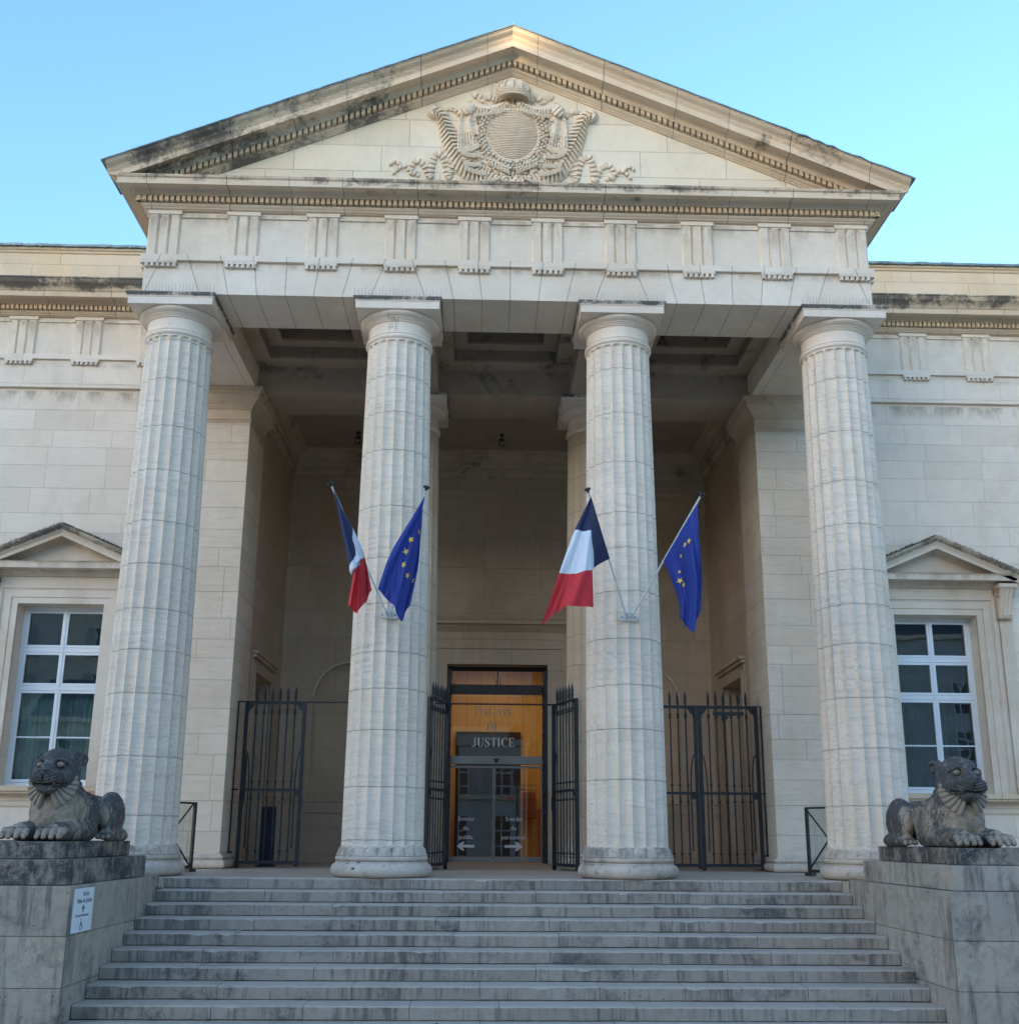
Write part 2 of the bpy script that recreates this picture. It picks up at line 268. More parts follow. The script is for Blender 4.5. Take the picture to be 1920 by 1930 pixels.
fl = t.mt('LESS_THAN', t.mt('FRACT', t.mt('MULTIPLY', t.u, 2.4)), 0.03)
c_ = t.mix(wn, (0.54, 0.36, 0.12), (0.70, 0.49, 0.18)); M['wood'] = t.out(t.mix(t.mt('MULTIPLY', fl, 0.7), c_, (0.20, 0.10, 0.03)), 0.5)
M['wood_dark'] = plain('reddish_wood', (0.30, 0.10, 0.03), 0.45, 0, 0.2, 4)
M['hallfloor'] = plain('hall_floor_stone', (0.35, 0.28, 0.2), 0.3)
M['dim_letter_and_grey'] = plain('dimmed_vinyl_and_grey_paint', (0.42, 0.42, 0.40), 0.5, 0, 0.03)  # upper door words share the white vinyl; dimmer look put into colour. Plain grey elsewhere
M['letter_white'] = plain('white_vinyl_letters', (0.85, 0.85, 0.85), 0.5, 0, 0.03)
M['letter_black'] = plain('black_print', (0.012, 0.014, 0.03), 0.5, 0, 0.03)
M['vinyl_red'] = plain('red_vinyl', (0.45, 0.02, 0.03), 0.5, 0, 0.03)
M['vinyl_blue'] = plain('blue_vinyl', (0.02, 0.08, 0.25), 0.5, 0, 0.03)
M['signwhite'] = plain('white_sign_enamel', (0.74, 0.75, 0.76), 0.4, 0, 0.05, 5)
M['wire'] = plain('steel_wire', (0.30, 0.27, 0.25), 0.4, 0.5)
M['lampglow'] = T('lamp_bulb'); M['lampglow'] = M['lampglow'].out((1.0, 0.75, 0.4), 0.4, Emission_Color=(1.0, 0.72, 0.36, 1), Emission_Strength=1.2)
M['plant'] = plain('green_leaf', (0.06, 0.11, 0.03), 0.6, 0, 0.4, 40)
M['moss'] = plain('dry_moss', (0.085, 0.075, 0.055), 0.95, 0, 0.5, 30)
def glass(name, tint, refl, base=None, wave=0.0):
    t = T(name); t.geo()
    nrm = None
    if wave: nrm = t.bump(t.noise(t.g.outputs['Position'], 1.6, 1, 0.4, 0.3), wave, 0.05)
    gl = t.n('ShaderNodeBsdfGlossy', {'Color': (1, 1, 1, 1), 'Roughness': 0.01})
    if nrm is not None: t.set(gl.inputs['Normal'], nrm)
    tr = t.n('ShaderNodeBsdfTransparent', {'Color': (*tint, 1)}).outputs[0] if base is None else t.n('ShaderNodeBsdfDiffuse', {'Color': (*base, 1)}).outputs[0]
    fr = t.n('ShaderNodeFresnel', {'IOR': 1.5}).outputs[0]
    f2 = t.mt('ADD', t.mt('MULTIPLY', fr, 1.0), refl, clamp=True)
    mx = t.n('ShaderNodeMixShader'); t.set(mx.inputs[0], f2); t.t.links.new(tr, mx.inputs[1]); t.t.links.new(gl.outputs[0], mx.inputs[2])
    o = [n for n in t.t.nodes if n.type == 'OUTPUT_MATERIAL'][0]; t.t.links.new(mx.outputs[0], o.inputs[0])
    return t.m
M['doorglass'] = glass('entrance_glass', (0.72, 0.70, 0.66), 0.035, wave=0.004)
M['winglass'] = glass('window_glass', (0.60, 0.68, 0.67), 0.06, wave=0.03)
M['panelglass'] = glass('screen_glass', (0.72, 0.78, 0.77), 0.05)
def cloth(name, col):
    t = T(name); t.geo()
    n = t.noise(t.g.outputs['Position'], 160, 2, 0.5)
    return t.out(t.mix(t.step(n, 0.3, 0.7), tuple(c*0.9 for c in col), col), 0.7, t.bump(n, 0.1, 0.001))
M['fblue'] = cloth('navy_flag_cloth', (0.012, 0.020, 0.075)); M['fwhite'] = cloth('white_flag_cloth', (0.72, 0.74, 0.80)); M['fred'] = cloth('red_flag_cloth', (0.62, 0.025, 0.035))
M['eublue'] = cloth('royal_blue_flag_cloth', (0.010, 0.030, 0.24)); M['star'] = cloth('yellow_star_cloth', (0.80, 0.55, 0.10))

# ------------------------------------------------------------------ mesh helpers (authored in world coordinates)
class MB:
    def __init__(s): s.v = []; s.f = []; s.mi = []; s.cur = 0
    def add(s, vs, fs):
        o = len(s.v); s.v += [tuple(p) for p in vs]; s.f += [tuple(i+o for i in f) for f in fs]; s.mi += [s.cur]*len(fs); return s
    def box(s, x0, x1, y0, y1, z0, z1):
        if x0 > x1: x0, x1 = x1, x0
        if y0 > y1: y0, y1 = y1, y0
        if z0 > z1: z0, z1 = z1, z0
        return s.add([(x0,y0,z0),(x1,y0,z0),(x1,y1,z0),(x0,y1,z0),(x0,y0,z1),(x1,y0,z1),(x1,y1,z1),(x0,y1,z1)],
                     [(0,3,2,1),(4,5,6,7),(0,1,5,4),(1,2,6,5),(2,3,7,6),(3,0,4,7)])
    def sheet(s, x0, x1, y, z0, z1): return s.add([(x0, y, z0), (x1, y, z0), (x1, y, z1), (x0, y, z1)], [(0, 1, 2, 3)])
    def prism(s, poly, axis, a, b):
        """poly: 2-D points in the two other axes (order x,y,z minus axis); extruded from a to b along axis"""
        def P(q, w):
            return {'x': (w, q[0], q[1]), 'y': (q[0], w, q[1]), 'z': (q[0], q[1], w)}[axis]
        n = len(poly); vs = [P(q, a) for q in poly]+[P(q, b) for q in poly]
        fs = [tuple(range(n)), tuple(range(2*n-1, n-1, -1))]+[(i, i+n, (i+1) % n+n, (i+1) % n) for i in range(n)]
        return s.add(vs, fs)
    def sweep(s, path, prof, closed=False, cap=True, close_prof=False):
        """path: plan points (x,y); prof: (offset to the right-hand side of travel, z); mitred corners"""
        n = len(path); rings = []
        for i in range(n):
            p = Vector(path[i]); dirs = []
            if i > 0 or closed: dirs.append((p-Vector(path[i-1])).normalized())
            if i < n-1 or closed: dirs.append((Vector(path[(i+1) % n])-p).normalized())
            ns = [Vector((d.y, -d.x)) for d in dirs]
            if len(ns) == 2:
                b = (ns[0]+ns[1]).normalized(); k = 1/max(0.2, b.dot(ns[0])); nn = b*k
            else: nn = ns[0]
            rings.append([(p.x+nn.x*o, p.y+nn.y*o, z) for o, z in prof])
        k = len(prof); vs = [q for r in rings for q in r]; fs = []
        segs = n if closed else n-1
        for i in range(segs):
            a = i*k; b = ((i+1) % n)*k
            for j in range(k if close_prof else k-1):
                j2 = (j+1) % k
                fs.append((a+j, b+j, b+j2, a+j2))
        if cap and not closed and k > 2:
            fs.append(tuple(range(k-1, -1, -1))); fs.append(tuple((n-1)*k+j for j in range(k)))
        return s.add(vs, fs)
    def lathe(s, prof, cx=0, cy=0, seg=64, cap=True):
        k = len(prof); vs = []
        for i in range(seg):
            a = 2*math.pi*i/seg; ca, sa = math.cos(a), math.sin(a)
            vs += [(cx+r*ca, cy+r*sa, z) for r, z in prof]
        fs = [(i*k+j, ((i+1) % seg)*k+j, ((i+1) % seg)*k+j+1, i*k+j+1) for i in range(seg) for j in range(k-1)]
        if cap: fs.append(tuple(i*k for i in range(seg-1, -1, -1))); fs.append(tuple(i*k+k-1 for i in range(seg)))
        return s.add(vs, fs)
    def tube(s, pts, r, seg=8, cap=True):
        pts = [Vector(p) for p in pts]; n = len(pts); rs = r if isinstance(r, (list, tuple)) else [r]*n
        vs = []; prev = None
        for i, p in enumerate(pts):
            d = (pts[min(i+1, n-1)]-pts[max(i-1, 0)]).normalized()
            a = Vector((0, 0, 1)) if abs(d.z) < 0.9 else Vector((1, 0, 0))
            if prev is not None: a = prev
            e1 = (a-d*a.dot(d)).normalized(); e2 = d.cross(e1); prev = e1
            for j in range(seg):
                t_ = 2*math.pi*j/seg; vs.append(p+(e1*math.cos(t_)+e2*math.sin(t_))*rs[i])
        fs = [(i*seg+j, i*seg+(j+1) % seg, (i+1)*seg+(j+1) % seg, (i+1)*seg+j) for i in range(n-1) for j in range(seg)]
        if cap: fs.append(tuple(range(seg-1, -1, -1))); fs.append(tuple((n-1)*seg+j for j in range(seg)))
        return s.add(vs, fs)
    def ball(s, c, r, seg=12, rings=8):
        rx, ry, rz = r if isinstance(r, (tuple, list)) else (r, r, r)
        vs = [(c[0], c[1], c[2]-rz)]
        for i in range(1, rings):
            ph = -math.pi/2+math.pi*i/rings
            for j in range(seg):
                a = 2*math.pi*j/seg; vs.append((c[0]+rx*math.cos(ph)*math.cos(a), c[1]+ry*math.cos(ph)*math.sin(a), c[2]+rz*math.sin(ph)))
        vs.append((c[0], c[1], c[2]+rz)); fs = []
        for j in range(seg): fs.append((0, 1+(j+1) % seg, 1+j))
        for i in range(rings-2):
            for j in range(seg): fs.append((1+i*seg+j, 1+i*seg+(j+1) % seg, 1+(i+1)*seg+(j+1) % seg, 1+(i+1)*seg+j))
        L = len(vs)-1
        for j in range(seg): fs.append((L, 1+(rings-2)*seg+j, 1+(rings-2)*seg+(j+1) % seg))
        return s.add(vs, fs)

def wloc(o):
    v = Vector((0, 0, 0))
    while o is not None: v += o.location; o = o.parent
    return v
def build(name, mb, mat, parent=None, bevel=0.0, smooth=None, origin=None, fix=True, **props):
    me = bpy.data.meshes.new(name)
    base = wloc(parent) if parent else Vector((0, 0, 0))
    org = Vector(origin) if origin is not None else base
    if parent is None and origin is None: org = Vector((0, 0, 0))
    me.from_pydata([(p[0]-org.x, p[1]-org.y, p[2]-org.z) for p in mb.v], [], mb.f)
    mats = mat if isinstance(mat, list) else [mat]
    for k in mats: me.materials.append(k)
    if len(mats) > 1: me.polygons.foreach_set('material_index', mb.mi)
    if fix:
        b = bmesh.new(); b.from_mesh(me); bmesh.ops.recalc_face_normals(b, faces=b.faces); b.to_mesh(me); b.free()
    if smooth is not None:
        me.polygons.foreach_set('use_smooth', [True]*len(me.polygons))
        if smooth < 3:
            try: me.set_sharp_from_angle(angle=smooth)
            except Exception: pass
    o = bpy.data.objects.new(name, me); C.objects.link(o)
    if parent: o.parent = parent
    o.location = org-base
    if bevel:
        bv = o.modifiers.new('bevel', 'BEVEL'); bv.width = bevel; bv.segments = 2; bv.limit_method = 'ANGLE'; bv.angle_limit = rad(40)
    for k, v in props.items(): o[k] = v
    return o
def thing(name, loc, label, cat, group=None):
    o = bpy.data.objects.new(name, None); C.objects.link(o); o.location = loc; o.empty_display_size = 0.2
    o['label'] = label; o['category'] = cat
    if group: o['group'] = group
    return o
def copy_tree(o, parent=None):
    c = o.copy(); C.objects.link(c); c.parent = parent
    for ch in [q for q in C.objects if q.parent == o]: copy_tree(ch, c)
    return c
def relabel(o, label): o['label'] = label; return o
def text_mesh(txt, size, align='CENTER', ext=0.002):
    cu = bpy.data.curves.new('txt', 'FONT'); cu.body = txt; cu.size = size; cu.align_x = align; cu.extrude = ext; cu.offset = 0.0
    ob = bpy.data.objects.new('txt', cu); C.objects.link(ob)
    dg = bpy.context.evaluated_depsgraph_get(); me = bpy.data.meshes.new_from_object(ob.evaluated_get(dg))
    vs = [tuple(v.co) for v in me.vertices]; fs = [tuple(p.vertices) for p in me.polygons]
    C.objects.unlink(ob); bpy.data.objects.remove(ob); bpy.data.curves.remove(cu); bpy.data.meshes.remove(me)
    return vs, fs
# ================================================================== GROUND, PAVING
mb = MB(); mb.box(-400, 400, -400, 400, -1.72, -1.68)
g = build('ground', mb, stone('street_stone_paving', base=(0.42, 0.375, 0.315), warm=(0.40, 0.34, 0.27), course=(0.8, 0.5, 0), warm_amt=0.3, bedding=0.0, pits=0.4, dirt=0.3), kind='structure')
mb = MB(); mb.box(-7.6, -5.262, -1.0, 9.6, -1.6, -0.002); mb.box(-5.262, 5.262, -0.70, 9.6, -1.6, -0.002); mb.box(5.262, 7.6, -1.0, 9.6, -1.6, -0.002)
build('portico_floor', mb, M['floor'], kind='structure')

# ================================================================== STAIRCASE: ten courses of separate blocks
stair = thing('stone_staircase', (0, -0.7, -1.6), 'wide weathered grey stone staircase rising between the two lion pedestals', 'staircase')
H, TR, Y0 = 0.1674, 0.434, -0.7232
for k in range(11):
    mb = MB(); y_f = Y0-k*TR; z_t = -k*H; x = -5.255
    mb.box(-5.25, 5.25, y_f+0.03, y_f+TR+0.05, z_t-H-0.3, z_t-0.03)          # core behind the blocks
    while x < 5.255-0.02:
        L = random.uniform(1.05, 1.75); x2 = min(5.255, x+L)
        if 5.255-x2 < 0.5: x2 = 5.255
        dy = random.uniform(-0.006, 0.006); dz = random.uniform(-0.004, 0.003)
        yb = y_f+TR+0.06 if k else y_f+0.42
        b = bmesh.new()
        n = max(2, int((x2-x)/0.12)); g_ = 0.003
        # block with a slightly worn, uneven nosing
        prof = lambda xx: (0.006*math.sin(xx*9.1+k)+0.005*math.sin(xx*23.7+k*2)+random.uniform(-0.003, 0.003))
        vs = []; xs = [x+g_+(x2-x-2*g_)*i/n for i in range(n+1)]
        for xx in xs:
            w1 = abs(prof(xx))*0.7; w2 = abs(prof(xx+3))*0.6; lo = random.uniform(0.0, 0.006)
            chip = 0.02 if random.random() < 0.03 else 0.0
            vs += [(xx, yb, z_t+dz), (xx, y_f+dy+0.016+w1+chip, z_t+dz), (xx, y_f+dy+0.004, z_t+dz-0.014-w2-chip), (xx, y_f+dy+lo, z_t+dz-H+0.012+lo), (xx, y_f+dy+0.03, z_t+dz-H+0.002), (xx, yb, z_t+dz-H)]
        fs = [(i*6+j, i*6+(j+1) % 6, (i+1)*6+(j+1) % 6, (i+1)*6+j) for i in range(n) for j in range(6)]
        fs += [tuple(range(5, -1, -1)), tuple(n*6+j for j in range(6))]
        mb.add(vs, fs); b.free(); x = x2
    build('step', mb, M['step'], stair, smooth=rad(35))

# ================================================================== PEDESTALS
def ashlar(mb, x0, x1, y0, y1, z0, z1, rows, cols, jit=0.004, g_=0.004):
    """solid of blocks with open joints, faces at x0/x1 and y0"""
    mb.box(x0+0.02, x1-0.02, y0+0.02, y1-0.02, z0, z1-0.01)
    zs = [z0+(z1-z0)*i/rows for i in range(rows+1)]
    for r in range(rows):
        n = cols+(r % 2); ys = [y0]+sorted(y0+(y1-y0)*((i+0.5*(r % 2)*0.6)/n+random.uniform(-0.04, 0.04)) for i in range(1, n))+[y1]
        for a, b in zip(ys[:-1], ys[1:]):
            j = random.uniform(-jit, jit)
            mb.box(x0-j, x1+j, a+g_*(a > y0), b-g_*(b < y1), zs[r]+g_, zs[r+1]-g_*0.5)
for sgn, side, nm in ((-1, 'left', 'black'), (1, 'right', 'grey')):
    ped = thing('lion_pedestal', (sgn*6.3, -2.9, -1.68), ('blackened' if sgn < 0 else 'streaked grey')+f' stepped stone pedestal carrying the {side} lion' + (', with the white sign on its side' if sgn < 0 else ''), 'pedestal', 'lion pedestals flanking the stairs')
    X = lambda a, b: (min(sgn*a, sgn*b), max(sgn*a, sgn*b))
    mb = MB(); x0, x1 = X(5.262, 7.5); ashlar(mb, x0, x1, -4.58, -1.0, -1.68, 0.035, 3, 4)
    build('pedestal_block', mb, M['ped'], ped, bevel=0.008)
    mb = MB(); x0, x1 = X(5.36, 7.4); ashlar(mb, x0, x1, -4.50, -1.42, 0.035, 0.335, 1, 4)
    build('upper_slab', mb, M['ped_dark'] if sgn < 0 else M['ped'], ped, bevel=0.008)
    mb = MB(); x0, x1 = X(5.60, 7.2); ashlar(mb, x0, x1, -4.24, -1.45, 0.335, 0.545, 1, 3)
    build('lion_plinth', mb, M['ped_dark'], ped, bevel=0.008)

# ================================================================== COURTHOUSE
ch = thing('courthouse', (0, 0, 0), 'pale limestone courthouse with a four-column Doric portico and carved pediment', 'courthouse')
HA = 9.936; SL = 0.421
# ---- columns
def shaft_mb(cx, cy):
    mb = MB(); NF, SEG = 20, 10; N = NF*SEG
    z0, z1 = 0.46, 9.235
    zs = [z0+i*0.012 for i in range(0, 12)]+[0.62+i*0.35 for i in range(0, 24)]
    zs = [z for z in zs if z < 9.02]+[9.02+i*0.0125 for i in range(0, 18)]
    zs = sorted(set(round(z, 4) for z in zs if z <= z1))
    vs = []
    for z in zs:
        t_ = (z-z0)/(z1-z0); R = 0.665-0.095*(t_**1.35)
        for i in range(N):
            a = 2*math.pi*i/N; s_ = ((i % SEG)/SEG)*2-1          # -1..1 over a flute
            d = 0.046*R/0.6*(1-s_*s_)
            e = 0.085*(1-math.sqrt(max(0, 1-s_*s_)))
            top = z1-0.03-e*1.0; bot = z0+0.02+e*0.9
            k = min(1, max(0, (top-z)/0.012)); k2 = min(1, max(0, (z-bot)/0.012))
            r = R-d*min(k, k2)
            vs.append((cx+r*math.cos(a), cy+r*math.sin(a), z))
    fs = [(j*N+i, j*N+(i+1) % N, (j+1)*N+(i+1) % N, (j+1)*N+i) for j in range(len(zs)-1) for i in range(N)]
    mb.add(vs, fs); return mb
def scallop_mb(cx, cy):
    mb = MB(); N = 200; NF = 20; prof = [(0.0, 0.46), (0.02, 0.44), (0.045, 0.41), (0.06, 0.38), (0.072, 0.352), (0.075, 0.338)]
    vs = []
    for o, z in prof:
        for i in range(N):
            s_ = ((i % 10)/10)*2-1; lob = math.sqrt(max(0, 1-s_*s_))
            r = 0.655+o*(0.55+0.55*lob); zz = z+(0.03*lob if z > 0.4 else 0)
            a = 2*math.pi*i/N; vs.append((cx+r*math.cos(a), cy+r*math.sin(a), zz))
    mb.add(vs, [(j*N+i, j*N+(i+1) % N, (j+1)*N+(i+1) % N, (j+1)*N+i) for j in range(len(prof)-1) for i in range(N)])
    def torus(rc, r, zc, rz): return [(rc+r*math.cos(a), zc+rz*math.sin(a)) for a in [rad(-90+15*i) for i in range(13)]]
    mb.lathe([(0.3, 0.338), (0.735, 0.338)]+[]+[(0.735, 0.335)], cx, cy, 96, cap=False)
    mb.lathe([(0.4, 0.243)]+torus(0.70, 0.048, 0.292, 0.046)+[(0.4, 0.338)], cx, cy, 96, cap=False)
    mb.lathe([(0.4, 0.222), (0.742, 0.222), (0.742, 0.246), (0.4, 0.246)], cx, cy, 96, cap=False)
    mb.lathe([(0.4, 0.002)]+torus(0.715, 0.102, 0.114, 0.110)+[(0.4, 0.224)], cx, cy, 96, cap=False)
    return mb
def capital_mb(cx, cy, top=False):
    mb = MB()
    if not top:
        mb.lathe([(0.50, 9.20), (0.572, 9.20), (0.575, 9.225), (0.598, 9.24), (0.610, 9.262), (0.606, 9.285), (0.585, 9.30), (0.585, 9.312), (0.598, 9.325), (0.592, 9.345), (0.570, 9.356),
                  (0.564, 9.40), (0.564, 9.548), (0.588, 9.555), (0.590, 9.572), (0.580, 9.576), (0.607, 9.580), (0.609, 9.596), (0.600, 9.60), (0.628, 9.604), (0.632, 9.618), (0.625, 9.622),
                  (0.652, 9.632), (0.690, 9.652), (0.713, 9.677), (0.717, 9.695), (0.705, 9.7125), (0.5, 9.7135)], cx, cy, 96, cap=False)
    else:
        h = 0.742
        path = [(cx-h, cy-h), (cx+h, cy-h), (cx+h, cy+h), (cx-h, cy+h)]
        mb.sweep(path, [(-0.3, 9.713), (0, 9.713), (0, 9.848), (0.012, 9.852), (0.012, 9.862), (0.03, 9.885), (0.036, 9.905), (0.042, 9.907), (0.042, HA-0.001), (-0.3, HA-0.001)], closed=True)
        mb.box(cx-0.6, cx+0.6, cy-0.6, cy+0.6, 9.72, HA-0.004)
    return mb
def make_column(cx, cy, mat, capmat, basemat, label):
    sh = build('column', shaft_mb(cx, cy), mat, ch, smooth=rad(28), origin=(cx, cy, 0))
    sh['label'] = label
    build('column_base', scallop_mb(cx, cy), basemat, sh, smooth=rad(40))
    cp = build('capital', capital_mb(cx, cy), capmat, sh, smooth=rad(40))
    build('abacus', capital_mb(cx, cy, True), capmat, sh, bevel=0.004)
    return sh
c0 = make_column(-6, 0, M['column'], M['capital'], M['colbase'], 'front column at the far left behind the left lion')
for x, lab in ((-2, 'front column left of the entrance, carrying two flags'), (2, 'front column right of the entrance, carrying two flags'), (6, 'front column at the far right behind the right lion')):
    c = copy_tree(c0, ch); c.location = (x, 0, 0); c['label'] = lab
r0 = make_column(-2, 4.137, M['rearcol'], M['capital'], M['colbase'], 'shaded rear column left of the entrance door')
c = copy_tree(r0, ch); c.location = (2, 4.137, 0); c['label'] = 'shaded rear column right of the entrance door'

# ---- portico entablature
FY = -0.70
PP = [(-6.53, 9.0), (-6.53, FY), (6.53, FY), (6.53, 9.0)]
mb = MB()
mb.box(-6.53, 6.53, FY, 0.55, HA, 10.56); mb.box(-6.53, -5.33, 0.55, 3.6, HA, 10.56); mb.box(5.33, 6.53, 0.55, 3.6, HA, 10.56)
arch = build('architrave', mb, M['archi'], ch)
mb = MB(); mb.sweep(PP, [(-0.3, 10.562), (0.065, 10.562), (0.065, 10.672), (-0.3, 10.672)], close_prof=True)
build('taenia', mb, M['archi'], ch, bevel=0.004)
mb = MB(); mb.box(-6.52, 6.52, FY+0.012, 0.5, 10.67, 11.60); mb.box(-6.52, -5.4, 0.5, 3.6, 10.67, 11.60); mb.box(5.4, 6.52, 0.5, 3.6, 10.67, 11.60)
mb.sweep(PP, [(-0.05, 11.445), (0.018, 11.445), (0.018, 11.50), (-0.05, 11.50)], close_prof=True)
frz = build('frieze', mb, M['frieze'], ch)
def triglyph_mb(cx, yf, w=0.58, z0=10.672, z1=11.49, cap_z=11.56):
    """yf = frieze face; two V grooves, chamfered edges, cap band, regula and six guttae"""
    mb = MB(); p = 0.045; yt = yf-p; g = 0.062; zt = z1-0.045
    xs = [(-w/2, 0.035), (-w/2+g*0.55, 0)]
    c1 = -w/6; c2 = w/6
    prof = [(-w/2, p-0.002), (-w/2, 0.040), (-w/2+0.032, 0), (c1-g/2, 0), (c1, 0.048), (c1+g/2, 0), (c2-g/2, 0), (c2, 0.048), (c2+g/2, 0), (w/2-0.032, 0), (w/2, 0.040), (w/2, p-0.002)]
    lo = [(cx+x, yt+d, z0) for x, d in prof]; hi = [(cx+x, yt+d, zt) for x, d in prof]
    n = len(prof); hi2 = [(cx+x, yt+(0 if 0 < i < n-1 else d), zt+(0.035 if d > 0.01 else 0.0)) for i, (x, d) in enumerate(prof)]
    mb.add(lo+hi+hi2, [(i, i+1, n+i+1, n+i) for i in range(n-1)]+[(n+i, n+i+1, 2*n+i+1, 2*n+i) for i in range(n-1)])
    mb.add([(cx-w/2, yt, zt), (cx+w/2, yt, zt), (cx+w/2, yt, z1), (cx-w/2, yt, z1), (cx-w/2, yf, zt), (cx+w/2, yf, zt), (cx+w/2, yf, z1), (cx-w/2, yf, z1)], [(4, 0, 3, 7), (1, 5, 6, 2)])
    # face strip above the groove heads
    for a, b in ((0, 2), (2, 4), (4, 6), (6, 8), (8, 11)): pass
    mb.add([(cx-w/2, yt-0.0, zt+0.034), (cx+w/2, yt-0.0, zt+0.034), (cx+w/2, yt, z1), (cx-w/2, yt, z1)], [(0, 1, 2, 3)])
    for a, b in ((-w/2+0.032, c1-g/2), (c1+g/2, c2-g/2), (c2+g/2, w/2-0.032)):
        mb.add([(cx+a, yt, zt), (cx+b, yt, zt), (cx+b, yt, zt+0.034), (cx+a, yt, zt+0.034)], [(0, 1, 2, 3)])
    mb.box(cx-w/2-0.012, cx+w/2+0.012, yf-p-0.022, yf+0.01, z1, cap_z)
    return mb
def regula_mb(cx, yf, w=0.58):
    mb = MB(); mb.box(cx-w/2, cx+w/2, yf-0.062, yf+0.01, 10.507, 10.561)
    for i in range(6):
        x = cx-w/2+w*(i+0.5)/6; mb.lathe([(0.0, 10.44), (0.036, 10.438), (0.041, 10.445), (0.031, 10.506), (0.0, 10.5065)], x, yf-0.030-0.006, 14, cap=False)
    return mb
TX = [-6.235, -4.82, -3.395, -1.985, -0.655, 0.67, 2.0, 3.40, 4.82, 6.235]
for x in TX:
    t_ = build('triglyph', triglyph_mb(x, FY+0.012), M['trig'], frz, bevel=0)
    if x < -6 or x > 6:
        pass
    build('regula', regula_mb(x, FY), M['archi'], arch, smooth=rad(40))
# side-face return of the end triglyphs (thin regula seen edge-on)
for sx in (-1, 1):
    mb = MB(); mb.box(sx*6.53, sx*6.594, FY-0.06, FY+0.55, 10.507, 10.561)
    for i in range(6): mb.lathe([(0.0, 10.44), (0.036, 10.438), (0.041, 10.445), (0.031, 10.506), (0, 10.5065)], sx*(6.53+0.036), FY+0.04+0.095*i, 12, cap=False)
    build('regula', mb, M['archi'], arch, smooth=rad(40))
# ---- horizontal cornice with dentils
CORN = [(-0.2, 11.565), (0.035, 11.565), (0.045, 11.575), (0.075, 11.585), (0.085, 11.605), (0.10, 11.61), (0.13, 11.635), (0.135, 11.658), (0.10, 11.662), (0.10, 11.772), (0.21, 11.774), (0.21, 11.790),
        (0.218, 11.80), (0.225, 11.835), (0.25, 11.862), (0.30, 11.872), (0.302, 11.862), (0.44, 11.850), (0.442, 11.832), (0.465, 11.832), (0.465, 11.948), (0.475, 11.952), (0.49, 11.962), (0.50, 11.985), (0.505, 12.0), (0.0, 12.05), (-0.2, 12.05)]
mb = MB(); mb.sweep(PP, CORN); build('cornice', mb, M['cornice'], ch)
def dentils(x0, x1, y, z0=11.668, z1=11.764, pitch=0.100, wd=0.063, axis='x', side=1):
    mb = MB(); n = int(round((x1-x0)/pitch)); st = (x1-x0)/n
    for i in range(n):
        a = x0+i*st+(st-wd)/2
        if axis == 'x': mb.box(a, a+wd, y-0.205, y-0.095, z0, z1); mb.box(a+wd, a+st, y-0.13, y-0.095, z0+0.035, z0+0.06)
        else: mb.box(y+side*0.095, y+side*0.205, a, a+wd, z0, z1)
    return mb
mb = dentils(-6.73, 6.73, FY); d2 = dentils(FY-0.2, 3.4, -6.53, axis='y', side=-1); mb.add(d2.v, d2.f); d2 = dentils(FY-0.2, 3.4, 6.53, axis='y', side=1); mb.add(d2.v, d2.f)
build('dentil_band', mb, M['dentil'], ch)
# ---- pediment
mb = MB(); A = 14.60
mb.add([(-6.2, FY+0.01, 12.0), (6.2, FY+0.01, 12.0), (0, FY+0.01, A+0.15), (-6.2, 0.2, 12.0), (6.2, 0.2, 12.0), (0, 0.2, A+0.15)], [(0, 1, 2), (3, 5, 4), (0, 2, 5, 3), (1, 4, 5, 2), (0, 3, 4, 1)])
tymp = build('tympanum', mb, M['tymp'], ch)
RAKE = [(-0.35, 14.615), (0.02, 14.615), (0.03, 14.63), (0.06, 14.642), (0.07, 14.66), (0.10, 14.668), (0.13, 14.69), (0.135, 14.708), (0.10, 14.712), (0.10, 14.812), (0.215, 14.814), (0.215, 14.832),
        (0.222, 14.85), (0.235, 14.89), (0.27, 14.918), (0.30, 14.925), (0.302, 14.912), (0.445, 14.905), (0.447, 14.888), (0.47, 14.888), (0.47, 15.010), (0.478, 15.014), (0.478, 15.034), (0.492, 15.038), (0.492, 15.056), (0.505, 15.060),
        (0.508, 15.078), (0.515, 15.084), (0.535, 15.10), (0.575, 15.118), (0.605, 15.138), (0.622, 15.160), (0.628, 15.166), (0.64, 15.168), (0.64, 15.185), (-0.35, 15.192)]
def rake_sweep(prof, x0, xa, sgn, y=FY):
    mb = MB(); k = len(prof); vs = []
    for end in (0, 1):
        for o, z in prof:
            xx = xa if end == 0 else min(x0, max(0.5, (z-11.97)/SL))
            vs.append((sgn*xx, y-o, z-SL*xx))
    fs = [(j, k+j, k+(j+1) % k, (j+1) % k) for j in range(k)]+[tuple(range(k)), tuple(range(2*k-1, k-1, -1))]
    mb.add(vs, fs); return mb
